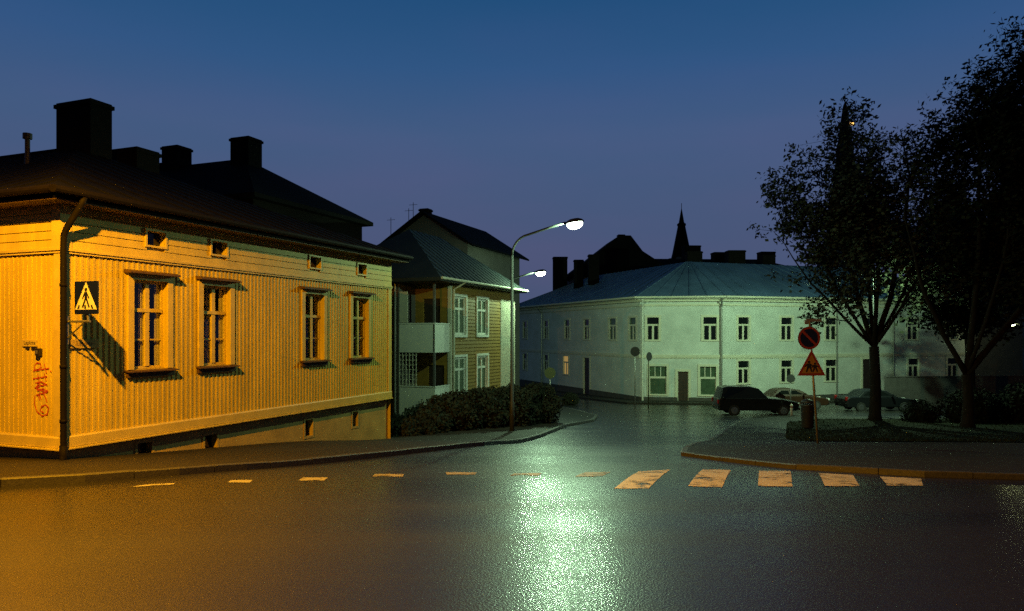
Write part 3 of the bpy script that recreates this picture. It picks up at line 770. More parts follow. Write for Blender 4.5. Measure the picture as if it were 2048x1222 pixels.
spec = {0: [(1050, 0.95, UP, 'w'), (1092, 0.95, UP, 'w'), (1134, 0.95, UP, 'w'), (1173, 0.95, UP, 'w'), (1225, 1.1, UP, 'dim'), (1265, 1.0, UP, 'dim'),
            (1050, 0.95, LOW, 'w'), (1092, 0.95, LOW, 'w'), (1132, 1.0, LOW, 'lit'), (1173, 1.1, (-3.9, -0.35), 'door')],
        1: [(1306, 0.85, UP, 'w'), (1420, 0.95, UP, 'w'), (1316, 1.25, SH, 'shop'), (1366, 0.8, DR, 'door'), (1416, 1.15, SH, 'shop')],
        2: [(1487, 0.95, UP, 'w'), (1573, 1.0, UP, 'w'), (1662, 1.05, UP, 'w'), (1741, 1.05, UP, 'w'), (1825, 1.1, UP, 'w'), (1902, 1.1, UP, 'w'),
            (1487, 0.95, LOW, 'w'), (1573, 1.0, LOW, 'w'), (1662, 1.05, LOW, 'w'), (1738, 1.3, (-3.5, -0.3), 'door'), (1827, 1.1, LOW, 'w'), (1905, 1.1, LOW, 'w')]}
for i in range(3):
    a, b, d, ang, ln = facet(i); FM = facet_M(i)
    wall_mb.M = trim_mb.M = base_mb.M = FM
    ops = []
    for px, w, (z0, z1), kind in spec[i]:
        u = facet_u(i, px); u = min(max(u, w/2+.3), ln-w/2-.3); ops.append((u-w/2, u+w/2, z0, z1, kind))
    wall_faces(wall_mb, 0, ln, -4.2, ZE, [q[:4] for q in ops], 0.0, 0.14)
    lo_cut = sorted([(q[0], q[1]) for q in ops if q[4] == 'door'])
    segs = [(0, ln)]
    for (s0_, s1_) in lo_cut: segs = [s for q in segs for s in ([(q[0], s0_), (s1_, q[1])] if q[0] < s0_ and s1_ < q[1] else [q])]
    for s0_, s1_ in segs: base_mb.box(s0_, s1_, -0.05, -0.002, -4.3, -3.02)
    trim_mb.box(-.05, ln+.05, -0.08, -0.002, -0.03, 0.15); trim_mb.box(-.05, ln+.05, -0.05, -0.002, -0.12, -0.031)
    for kk, (p_, z0, z1) in enumerate(((0.12, ZE-.55, ZE-.40), (0.28, ZE-.22, ZE-.08), (0.45, ZE-.08, ZE+.06))): trim_mb.box(-p_*.35, ln+p_*.35, -p_, -0.002, z0, z1)
    for (u0, u1, z0, z1, kind) in ops:
        c = (u0+u1)/2; w = u1-u0; h = z1-z0
        mb = MB()
        def B(x0, x1, y0, y1, zz0, zz1): mb.box(x0, x1, y0, y1, zz0, zz1)
        cw = 0.17
        if kind != 'door': B(-w/2-cw, w/2+cw, -0.05, -0.002, h, h+cw); B(-w/2-cw, w/2+cw, -0.07, -0.002, -cw*.7, 0)
        else: B(-w/2-cw, w/2+cw, -0.05, -0.002, h, h+cw)
        B(-w/2-cw, -w/2, -0.045, -0.002, 0, h); B(w/2, w/2+cw, -0.045, -0.002, 0, h)
        if kind in ('w', 'dim', 'lit'):
            B(-0.075, 0.075, 0.05, 0.10, 0, h*.62); B(-w/2, w/2, 0.045, 0.10, h*.62, h*.70)
            B(-w/2, -w/2+.06, .05, .10, 0, h*.62); B(w/2-.06, w/2, .05, .10, 0, h*.62)
        elif kind == 'shop':
            B(-w/2, w/2, 0.045, 0.10, h*.56, h*.63); B(-w/2, -w/2+.06, .05, .10, 0, h*.56); B(w/2-.06, w/2, .05, .10, 0, h*.56)
            for xx in (-.22, .2): B(xx-.03, xx+.03, .05, .10, h*.63, h)
        if kind == 'door':
            B(-w/2, -w/2+.05, .07, .12, 0, h); B(w/2-.05, w/2, .07, .12, 0, h)
        o = mb.build('door' if kind == 'door' else 'window', M['rendertrim'], wb)
        o.location = (FM @ Vector((c, 0, z0-WZ))); o.rotation_euler = (0, 0, ang)
        p = MB(); p.box(-w/2, w/2, 0.09, 0.13, 0, h)
        if kind == 'door': p.box(-w/2+.1, -.03, .075, .09, .1, h*.75); p.box(.03, w/2-.1, .075, .09, .1, h*.75)
        p.build('leaf' if kind == 'door' else 'pane', {'w': M['darkpane'], 'dim': M['dimpane'], 'lit': M['litpane'], 'shop': M['dimpane'], 'door': M['door']}[kind], o)
wall_mb.M = Matrix.Identity(4)
p3 = PW[3]-org; wall_mb.face([(p3.x, p3.y, -4.2), (p3.x-3.2, p3.y+9.5, -4.2), (p3.x-3.2, p3.y+9.5, ZE), (p3.x, p3.y, ZE)])
wall_mb.build('wall', M['render'], wb); trim_mb.build('cornice', M['rendertrim'], wb); base_mb.build('plinth', M['stone'], wb)
for (i, px) in ((0, 1085), (1, 1285), (1, 1446), (2, 1672), (2, 1785)):
    a, b, d, ang, ln = facet(i); u = facet_u(i, px); u = min(max(u, 0.12), ln-.12)
    mb = MB(); mb.M = facet_M(i); mb.tube([(u, -.5, ZE), (u, -.42, ZE-.15), (u, -.12, ZE-.65), (u, -.12, -3.3)], 0.07, 8)
    mb.build('downpipe', M['galv'] if px != 1285 else M['white'], wb)
def offs(dist):
    r = []
    for k, p in enumerate(PW):
        if k == 0: d = (PW[1]-PW[0]).normalized(); n = Vector((-d.y, d.x)); r.append(p+n*dist)
        elif k == len(PW)-1: d = (PW[-1]-PW[-2]).normalized(); n = Vector((-d.y, d.x)); r.append(p+n*dist)
        else:
            d0 = (PW[k]-PW[k-1]).normalized(); d1 = (PW[k+1]-PW[k]).normalized(); n0 = Vector((-d0.y, d0.x)); n1 = Vector((-d1.y, d1.x))
            bi = (n0+n1).normalized(); r.append(p+bi*(dist/bi.dot(n0)))
    return r
mb = MB(); e_ = offs(-0.62); r_ = offs(7.0)
d0 = (PW[1]-PW[0]).normalized(); e_[0] -= d0*.5; r_[0] += d0*4.5
d3 = (PW[3]-PW[2]).normalized(); e_[3] += d3*.5; r_[3] -= d3*4.5
ZT, ZR = ZE+0.10, 7.75
for k in range(3):
    n = max(4, int((e_[k+1]-e_[k]).length/1.2))
    for i in range(n):
        q = [e_[k].lerp(e_[k+1], i/n), e_[k].lerp(e_[k+1], (i+1)/n), r_[k].lerp(r_[k+1], (i+1)/n), r_[k].lerp(r_[k+1], i/n)]
        mb.face([(q[0].x-org.x, q[0].y-org.y, ZT), (q[1].x-org.x, q[1].y-org.y, ZT), (q[2].x-org.x, q[2].y-org.y, ZR), (q[3].x-org.x, q[3].y-org.y, ZR)])
        mb.tube([(q[0].x-org.x, q[0].y-org.y, ZT+.02), (q[3].x-org.x, q[3].y-org.y, ZR+.02)], 0.025, 4, False)
    mb.face([(e_[k].x-org.x, e_[k].y-org.y, ZT-.12), (e_[k+1].x-org.x, e_[k+1].y-org.y, ZT-.12), (e_[k+1].x-org.x, e_[k+1].y-org.y, ZT), (e_[k].x-org.x, e_[k].y-org.y, ZT)])
b_ = offs(14.5)
for k in range(3): mb.face([(r_[k].x-org.x, r_[k].y-org.y, ZR), (r_[k+1].x-org.x, r_[k+1].y-org.y, ZR), (b_[k+1].x-org.x, b_[k+1].y-org.y, ZT), (b_[k].x-org.x, b_[k].y-org.y, ZT)])
for k in (0, 3): mb.face([(e_[k].x-org.x, e_[k].y-org.y, ZT), (b_[k].x-org.x, b_[k].y-org.y, ZT), (r_[k].x-org.x, r_[k].y-org.y, ZR)])
wr = mb.build('roof', M['blueroof'], wb)
mb = MB()
for k in range(3):
    e2 = offs(-0.70); mb.tube([(e2[k].x-org.x, e2[k].y-org.y, ZT-.02), (e2[k+1].x-org.x, e2[k+1].y-org.y, ZT-.02)], 0.08, 8)
mb.build('gutter', M['rendertrim'], wb)
def wchim(px, d, w, z0, z1): 
    p = P(px, 668, d); chimney(wr, p.x-org.x, p.y-org.y, w, w*.8, z0, z1)
wchim(1120, 78, 1.5, 6.0, 9.9); wchim(1157, 72, 0.9, 6.2, 9.0); wchim(1187, 70, 1.0, 6.4, 9.3); wchim(1387, 64, 1.3, 6.0, 8.9); wchim(1470, 65, 1.5, 6.4, 9.1); wchim(1535, 66, 1.1, 6.4, 8.8)
mb = MB(); p = P(1363, 575, 57); mb.prism([(p.x-org.x-.6, 4.7), (p.x-org.x+.6, 4.7), (p.x-org.x, 5.5)], p.y-org.y-.6, p.y-org.y+1.2, 'y'); mb.build('dormer', M['greyroof'], wr)

# ------------------------------------------------------------------ things behind the white building
bk = P(1150, 668, 86)
h4, r4 = simple_house('long_dark_house', 'long black house whose roof and pointed gable show above the blue roof', (bk.x, bk.y, 0), 0.06, 29, 11, -4, 9.0, 11.2, 'x', 5, M['darkwall'], M['roofdark'])
mb = MB(); mb.prism([(-1.2, 8.4), (12.2, 8.4), (7.6, 11.3), (6.2, 13.1), (4.9, 13.1)], -2.0, 6, 'y'); mb.build('cross_gable', M['roofdark'], h4)
chimney(r4, 5.9, 2.0, 0.8, 0.8, 12.4, 13.7)
chimney(r4, 15.0, 3.5, 2.0, 1.4, 9.5, 12.6)
chimney(r4, 18.8, 3.5, 2.2, 1.4, 9.5, 11.8)
chimney(r4, 24.5, 3.5, 1.8, 1.4, 9.5, 11.9)
t = P(1363, 668, 120)
sp = thing('spired_tower', 'small slender black spire rising behind the blue roof beside a chimney', 'tower', (t.x, t.y, -4.2), 0.4, zoff=True)
mb = MB(); mb.box(-1.5, 1.5, -1.5, 1.5, -4.5, 14.2); mb.build('tower_wall', M['darkwall'], sp)
mb = MB(); mb.lathe([(1.75, 14.0), (1.5, 15.0), (0.62, 19.4), (0.72, 19.5), (0.72, 19.8), (0.45, 20.0), (0.05, 22.3)], n=8); mb.build('spire', M['roofdark'], sp)
mb = MB(); mb.tube([(0, 0, 22.2), (0, 0, 23.2)], 0.05, 5); mb.build('finial', M['darkmetal'], sp)
t = P(1690, 668, 150)
ch = thing('church', 'tall black church spire with a gilded ball, its glint an added glow, standing behind the tree', 'church', (t.x, t.y, -4.4), 0.3, zoff=True)
mb = MB(); mb.box(-3.8, 3.8, -3.8, 3.8, -4.8, 20.0); mb.box(-3, 3, 3.8, 26, -4.8, 11); mb.build('tower_wall', M['darkwall'], ch)
mb = MB(); mb.lathe([(4.7, 19.8), (3.6, 22), (2.2, 34), (1.05, 44.0), (0.4, 48.5), (.15, 49.2)], n=8); mb.build('spire', M['roofdark'], ch)
mb = MB(); mb.tube([(0, 0, 48), (0, 0, 51)], 0.12, 6); mb.box(-.6, .6, -.08, .08, 50.0, 50.25); mb.build('cross', M['darkmetal'], ch)
mb = MB(); mb.lathe([(0.02, -.4), (.3, -.25), (.4, 0), (.3, .25), (.02, .4)], (0.4, -1.45, 44.6), 10); mb.build('ball', M['gilt_glow'], ch, smooth=True)

# right hand end: dark wall, lit yellow-green building, fence
pa, pb = P(1946, 668, 64), P(1990, 668, 66)
h5, r5 = simple_house('dark_grey_house', 'narrow dark grey house between the white building and the green lit one', (pa.x+.3, pa.y+.6, 0), 0.3, 6, 8, -3.7, 6.5, 8.5, 'y', 3, M['darkwall'], M['roofdark'])
pa = P(1984, 668, 70)
h6, r6 = simple_house('yellow_green_house', 'yellow green lit house at the far right edge behind the trees', (pa.x, pa.y, 0), 0.25, 16, 9, -3.8, 4.6, 7.5, 'x', 4.5, M['greenwall'], M['roofdark'])
for (x0, z0, z1) in ((1.2, -1.6, .2), (3.2, -1.6, .2), (5.2, -1.6, .2), (1.2, 1.5, 3.2), (3.2, 1.5, 3.2), (5.2, 1.5, 3.2)):
    mb = MB(); mb.box(x0-.55, x0+.55, -.05, -.002, z0-.1, z1+.1); o = mb.build('window', M['rendertrim'], h6)
    p = MB(); p.box(x0-.42, x0+.42, -.07, -.052, z0, z1); p.build('pane', M['darkpane'], o)
fa, fb = P(1772, 668, 50), P(2140, 668, 52)
fn = thing('board_fence', 'dark grey solid board fence behind the tree trunks in front of white building', 'fence', (fa.x, fa.y, g(50)), math.atan2(fb.y-fa.y, fb.x-fa.x))
fl = (fb-fa).length
mb = MB(); x = 0
while x < fl: mb.box(x, x+.14, -0.012-random.random()*.01, 0.012, 0.05, 1.98+random.uniform(-.01, .01)); x += 0.15
mb.build('boards', M['fence'], fn)
mb = MB(); mb.box(0, fl, -.06, .06, 1.99, 2.05); mb.build('top_rail', M['fence'], fn)
for i in range(7):
    mb = MB(); x = fl*i/6; mb.box(x-.06, x+.06, .013, .11, 0, 2.0); mb.build('post', M['fence'], fn)

# ------------------------------------------------------------------ street lamps
def street_lamp(name, label, base, arm_dir, height, arm_len, glass, power, colour, flat=False, cat='street lamp', group='arm street lamps', rise=0.55, tilt=0.12, rpole=0.075):
    t = thing(name, label, cat, base, 0, group)
    d = Vector((arm_dir[0], arm_dir[1], 0)).normalized()
    mb = MB(); mb.tube([(0, 0, -0.05), (0, 0, 1.1), (0, 0, 1.15), (0, 0, height-.35-.8)], [rpole*1.35, rpole*1.3, rpole, rpole*.8], 12); mb.build('pole', M['pole'], t, smooth=True)
    mb = MB(); zz = height-.35-.8
    pts = [Vector((0, 0, zz))]
    for k in range(1, 7):
        a = k/6*math.pi*.46; pts.append(Vector((0, 0, zz))+d*(0.8*(1-math.cos(a)))+Vector((0, 0, .8*math.sin(a))))
    end = d*(arm_len-.35)+Vector((0, 0, height+.02)); pts.append(pts[-1].lerp(end, .5)+Vector((0, 0, .01))); pts.append(end)
    mb.tube(pts, rpole*.62, 10); mb.build('arm', M['pole'], t, smooth=True)
    ang = math.atan2(d.y, d.x)
    R = Matrix.Translation(d*arm_len+Vector((0, 0, height))) @ Matrix.Rotation(ang, 4, 'Z') @ Matrix.Rotation(-tilt, 4, 'Y')
    mb = MB(); mb.M = R
    mb.lathe(([(0.29, -.115), (.305, -.115)] if False else [])+[(0.02, 0.155), (0.14, 0.15), (0.24, 0.10), (0.30, 0.02), (0.30, -0.005)], n=20, sx=1.25, sy=.62); hd = mb.build('lamp_head', M['pole'], t, smooth=True)
    if flat:  # added rim, shaped to block the lamp's light at low angles
        mb = MB(); mb.M = R
        for k in range(24):
            a0, a1 = 2*math.pi*k/24, 2*math.pi*(k+1)/24
            q = [(0.30*1.25*math.cos(a), .30*.62*math.sin(a)) for a in (a0, a1)]
            mb.face([(*q[0], -.005), (*q[1], -.005), (*q[1], -.080), (*q[0], -.080)])
        mb.build('cutoff_skirt', M['pole'], hd, smooth=True)
    mb = MB(); mb.M = R
    mb.lathe([(0.265, -0.006), (0.26, -0.02), (0.2, -.035), (.02, -.04)] if flat else [(0.265, -0.006), (0.27, -0.08), (0.23, -0.17), (0.13, -0.23), (0.02, -0.25)], n=16, sx=1.15, sy=.62); mb.build('lamp_glass', glass, hd, smooth=True)
    ld = bpy.data.lights.new('lamp_light', 'POINT'); ld.energy = power; ld.color = colour; ld.shadow_soft_size = 0.09
    lo = bpy.data.objects.new('lamp_light', ld); COL.objects.link(lo); lo.parent = hd; lo.location = (R @ Vector((0, 0, -0.032 if flat else -0.12)))
    return t
perp = (0.93, -0.367)
street_lamp('street_lamp', 'tall arm street lamp, brightest and nearest, its grey pole standing in front of the hedge', (0.0, 28.6, g(28.6)+.12), perp, 5.92-(g(28.6)+.12), 2.55, M['merc'], MERC_POWER, MERC)
l2 = P(1082, 547, 44)
street_lamp('street_lamp', 'smaller lit street lamp behind the brown house, its pole half hidden', (l2.x-2.35, l2.y+.9, g(45)+.12), perp, l2.z+.08-(g(45)+.12), 2.5, M['merc'], MERC_DIM, MERC)
street_lamp('street_lamp', 'orange sodium street lamp out of view, lighting the yellow house', (-8.9, 8.6, g(8.6)+.10), (2.7, -0.7, 0), 6.9-(g(8.6)+.1), 2.75, M['sodium'], SODIUM_POWER, SODIUM, flat=True)
street_lamp('street_lamp', 'street lamp hidden behind the tree crown, lighting the white building and the cars', (19.8, 39.9, g(40)+.12), (.1, 1, 0), 5.9-g(43), 2.0, M['merc'], MERC_PARK, MERC, flat=True, tilt=0.42)  # tilted so the added rim keeps its light off the camera side
l3 = P(2022, 648, 60)
street_lamp('street_lamp', 'small far street lamp glowing at the right edge before the yellow green house', (l3.x+1.9, l3.y+.3, g(60)), (-1, -.15), l3.z+.08-g(60), 1.8, M['farlamp'], FAR_POWER, (0.9, 1.0, 0.4))

# ------------------------------------------------------------------ road signs
def disc(m, c, r, y0, y1, n=28, r0=0.0):
    cx, cz = c
    if r0 <= 0: m.prism([(cx+r*math.cos(2*math.pi*k/n), cz+r*math.sin(2*math.pi*k/n)) for k in range(n)], y0, y1, 'y')
    else:
        for k in range(n):
            a, b = 2*math.pi*k/n, 2*math.pi*(k+1)/n
            m.prism([(cx+r0*math.cos(a), cz+r0*math.sin(a)), (cx+r*math.cos(a), cz+r*math.sin(a)), (cx+r*math.cos(b), cz+r*math.sin(b)), (cx+r0*math.cos(b), cz+r0*math.sin(b))], y0, y1, 'y')
sb = Vector((8.17, 19.5, g(19.5)+.09))
rs = thing('road_sign', 'leaning post with round no parking sign above red triangular children warning sign', 'road sign', sb, 0.06)
lean = -0.072
def sx_(z): return lean*z
mb = MB(); mb.tube([(0, 0, -.05), (sx_(3.25), 0, 3.25)], 0.030, 10); mb.build('post', M['galv'], rs, smooth=True)
zc = EYE-(676-HY)/F*19.5-sb.z; xc = (1616-CX)/F*19.5-sb.x
mb = MB(); disc(mb, (xc, zc), 0.305, -.055, -.035); plate = mb.build('round_plate', M['signblue'], rs)
mb = MB(); disc(mb, (xc, zc), 0.30, -.060, -.056, r0=0.245); mb.build('red_ring', M['signred'], plate)
mb = MB(); c, s = math.cos(-.78), math.sin(-.78)
mb.prism([(xc+c*u-s*w, zc+s*u+c*w) for u, w in ((-.243, -.03), (.243, -.03), (.243, .03), (-.243, .03))], -.0598, -.0562, 'y'); mb.build('red_bar', M['signred'], plate)
zt, zb_ = EYE-(699-HY)/F*19.5-sb.z, EYE-(751-HY)/F*19.5-sb.z; xt = (1621-CX)/F*19.5-sb.x; hw = 0.385
def tri(k): 
    cz = zb_+(zt-zb_)/3; return [(xt+(u-xt)*k, cz+(w-cz)*k) for u, w in ((xt-hw, zb_), (xt+hw, zb_), (xt, zt))]
mb = MB(); mb.prism(tri(1.0), -.052, -.034, 'y'); tp = mb.build('triangle_plate', M['signred'], rs)
mb = MB(); mb.prism(tri(0.72), -.057, -.053, 'y'); mb.build('yellow_field', M['signyellow'], tp)
mb = MB()
def child_fig(cx, base, h):
    q = lambda pts: mb.prism([(cx+u*h, base+w*h) for u, w in pts], -.0615, -.0575, 'y')
    q([(0.12*math.cos(a*math.pi/5), .88+.12*math.sin(a*math.pi/5)) for a in range(10)])
    q([(-.15, .75), (.15, .75), (.20, .38), (-.18, .38)]); q([(-.18, .38), (.0, .38), (-.16, 0), (-.30, 0)]); q([(.02, .38), (.2, .38), (.32, .04), (.2, 0)])
    q([(-.15, .74), (-.12, .6), (-.36, .42), (-.42, .5)]); q([(.15, .74), (.14, .6), (.36, .46), (.4, .55)])
child_fig(xt-.075, zb_+.10, 0.30); child_fig(xt+.09, zb_+.10, 0.25)
mb.build('children_figures', M['signblack'], tp)
zn = EYE-(641-HY)/F*19.5-sb.z
mb = MB(); mb.box(xc-.06, xc+.36, -.012, .012, zn-.03, zn+.045); mb.box(xc-.10, xc-.0, -.02, .02, zn-.10, zn+.01); mb.tube([(xc+.04, 0, zn-.2), (xc+.04, 0, zn)], .02, 6); mb.build('name_blade', M['galv'], rs)

def round_sign(label, px, py, d, r, face, w=1.0, cat='road sign', postm='galv'):
    p = P(px, py, d); z0 = g(d)+.1
    t = thing('round_road_sign', label, cat, (p.x, p.y, z0), 0.0, 'distant round road signs')
    m = MB(); m.tube([(0, 0, -.05), (0, 0, p.z-z0+r*.9)], 0.035, 8); m.build('post', M[postm], t, smooth=True)
    m = MB(); m.M = Matrix.Rotation(0.0 if w == 1 else math.acos(w), 4, 'Z')
    disc(m, (0, p.z-z0), r, -.065, -.045); m.build('plate', M[face], t)
round_sign('larger dark round sign left of the white building corner downpipe', 1270, 703, 46, 0.30, 'signback')
round_sign('smaller dark round sign on a yellowish post right of the corner downpipe', 1297, 713, 46, 0.28, 'signback', 0.75, postm='signochre')
round_sign('dull yellow round sign above the hedge by the lit window', 1100, 746, 48, 0.37, 'signochre')
round_sign('dark round sign over the brown car, left of triangular sign', 1581, 757, 46, 0.27, 'signback')

# ------------------------------------------------------------------ litter bin, bollard
bp = Vector((12.15, 30.0, g(30)+.14))
lb = thing('litter_bin', 'dark cylindrical litter bin standing behind the road sign post', 'bin', bp)
mb = MB(); mb.lathe([(0.21, 0.0), (0.24, 0.05), (0.26, 0.9), (0.27, 0.92), (0.27, 0.97), (0.24, .97)], n=18); mb.build('barrel', M['darkmetal'], lb, smooth=True)
mb = MB(); mb.lathe([(0.27, 1.02), (0.25, 1.1), (0.12, 1.17), (0.02, 1.19)], n=18)
for k in range(3): a = k*2.09; mb.tube([(.22*math.cos(a), .22*math.sin(a), .95), (.22*math.cos(a), .22*math.sin(a), 1.05)], .015, 5)
mb.build('hood', M['darkmetal'], lb, smooth=True)
bo_ = ground_at(1583, 829, .12)
bl = thing('bollard', 'short pale bollard between black car and litter bin', 'bollard', bo_)
mb = MB(); mb.lathe([(.07, -.05), (.07, .5), (.05, .56), (.02, .58)], n=12); mb.build('post', M['white'], bl, smooth=True)
mb = MB(); mb.lathe([(.073, .38), (.073, .46)], n=12); mb.build('band', M['signred'], bl)

# ------------------------------------------------------------------ cars
def car(label, loc, rz, prof, cab, length, width, paint, wheel_x, wr_=0.32):
    t = thing('parked_car', label, 'car', loc, rz, 'cars parked along the far road')
    hw = width/2
    def shell(pts, zsh, inset_top, name, mt, parent, grow=0.0):
        m = MB(); n = len(pts); rows = []
        zmax = max(p[1] for p in pts)
        for s, f in ((-1, 1.0), (-1, .94), (1, .94), (1, 1.0)):
            pass
        lay = [(-hw+0.0, 0.06), (-hw+.10, 0.0), (hw-.10, 0.0), (hw, 0.06)]
        cx0 = sum(p[0] for p in pts)/n; cz0 = sum(p[1] for p in pts)/n
        for (y, sh) in lay:
            row = []
            for (px, pz) in pts:
                k = max(0, (pz-zsh)/(zmax-zsh+1e-6)) if pz > zsh else 0
                yy = y*(1-inset_top*k)
                fx = px+(cx0-px)*sh*0.5; fz = pz+(cz0-pz)*sh
                row.append((fx, yy*(1+grow), fz))
            rows.append(m.add(row))
        for a, b in zip(rows, rows[1:]):
            for k in range(n): m.f.append((a+k, a+(k+1) % n, b+(k+1) % n, b+k))
        m.f.append(tuple(rows[0]+k for k in reversed(range(n)))); m.f.append(tuple(rows[-1]+k for k in range(n)))
        return m.build(name, mt, parent, bevel=0.025)
    body = shell(prof, 0.95, 0.0, 'body', paint, t)
    cabin = shell(cab, 0.85, 0.24, 'cabin', paint, t)
    # side windows, windscreen and rear window as glass panels on the cabin
    zmax = max(p[1] for p in cab); zmin = 0.93
    def yat(z): return hw*(1-.24*max(0, (z-.85)/(zmax-.85)))
    top = sorted(cab, key=lambda p: p[1])[-2:]; xs_top = sorted([top[0][0], top[1][0]]); bot = [p for p in cab if p[1] < 0.95]; xs_bot = sorted([bot[0][0], bot[-1][0]])
    xs_bot = [min(p[0] for p in bot), max(p[0] for p in bot)]
    zt_ = zmax-.10; zb2 = 1.0
    fr_ = lambda z: (z-.85)/(zmax-.85)
    def edge(side, z): return xs_bot[side]+(xs_top[side]-xs_bot[side])*fr_(z)
    for s in (-1, 1):
        for (f0, f1) in ((0.06, 0.47), (0.53, 0.92)):
            m = MB(); q = []
            for z, f in ((zb2, f0), (zb2, f1), (zt_, f1), (zt_, f0)):
                q.append((edge(0, z)+(edge(1, z)-edge(0, z))*f, s*(yat(z)+.004), z))
            m.face(q); m.face([(a, b+s*.006, c) for a, b, c in q]); m.build('side_window', M['carglass'], t)
    for side, nm in ((1, 'windscreen'), (0, 'rear_window')):
        m = MB(); o_ = .012 if side else -.012
        m.face([(edge(side, zb2)+o_, -yat(zb2)*.86, zb2), (edge(side, zb2)+o_, yat(zb2)*.86, zb2), (edge(side, zt_)+o_, yat(zt_)*.86, zt_), (edge(side, zt_)+o_, -yat(zt_)*.86, zt_)]); m.build(nm, M['carglass'], t)
    for wx in wheel_x:
        for s in (-1, 1):
            m = MB(); m.M = Matrix.Translation((wx, s*(hw-.11), wr_)) @ Matrix.Rotation(math.pi/2, 4, 'X')
            m.lathe([(wr_*.6, -.125), (wr_*.95, -.125), (wr_, -.08), (wr_, .08), (wr_*.95, .125), (wr_*.6, .125)], n=22); w = m.build('wheel', M['rubber'], t, smooth=False)
            m = MB(); m.M = Matrix.Translation((wx, s*(hw-.11), wr_)) @ Matrix.Rotation(math.pi/2, 4, 'X')
            m.lathe([(.03, -.13), (wr_*.3, -.134), (wr_*.62, -.127), (wr_*.62, .127), (wr_*.3, .134), (.03, .13)], n=14); m.build('rim', M['rim'], w)
    fx = max(p[0] for p in prof); rx = min(p[0] for p in prof)
    for s in (-1, 1):
        m = MB(); m.box(fx-.10, fx+.012, s*hw*.78-.15, s*hw*.78+.15, .60, .74); m.build('headlight', M['headlight'], t, bevel=.02)
        m = MB(); m.box(rx-.012, rx+.10, s*hw*.82-.1, s*hw*.82+.1, .68, .92); m.build('tail_light', M['taillight'], t, bevel=.02)
        m = MB(); mx_ = edge(1, zb2)-.15; m.box(mx_-.06, mx_+.06, s*(hw+.02), s*(hw+.17), .98, 1.1); m.build('mirror', paint, t, bevel=.02)
    m = MB(); m.box(fx-.06, fx+.05, -hw*.9, hw*.9, .34, .48); m.build('bumper', M['darkmetal'], t, bevel=.02)
    return t
estate = [(-2.2, .30), (2.1, .30), (2.25, .42), (2.28, .68), (2.15, .80), (1.4, .95), (.6, 1.0), (-2.05, 1.02), (-2.22, .95), (-2.26, .55)]
estate_cab = [(-2.18, .93), (.62, .95), (.05, 1.54), (-.35, 1.64), (-1.6, 1.66), (-1.98, 1.58)]
cy = 42.0
car('black estate car with upright tail parked facing right on the far road', (13.95, cy, g(cy)), -0.05, estate, estate_cab, 4.5, 1.75, M['carblack'], (-1.35, 1.38))
sedan = [(-2.2, .28), (2.1, .28), (2.22, .42), (2.2, .66), (1.9, .76), (1.0, .88), (-1.5, .93), (-2.1, .9), (-2.24, .78), (-2.24, .5)]
sedan_cab = [(-1.55, .88), (1.05, .86), (.35, 1.27), (-.1, 1.34), (-.75, 1.34), (-1.1, 1.26)]
cy = 47.5
car('rust brown saloon car parked behind the black estate car', (18.1, cy, g(cy)), 0.03, sedan, sedan_cab, 4.4, 1.7, M['carbrown'], (-1.35, 1.35), .30)
cy = 45.6
car('low dark saloon car parked between the road sign and the tree trunk', (22.7, cy, g(cy)), 0.04, sedan, sedan_cab, 4.4, 1.7, M['cardark'], (-1.35, 1.35), .30)

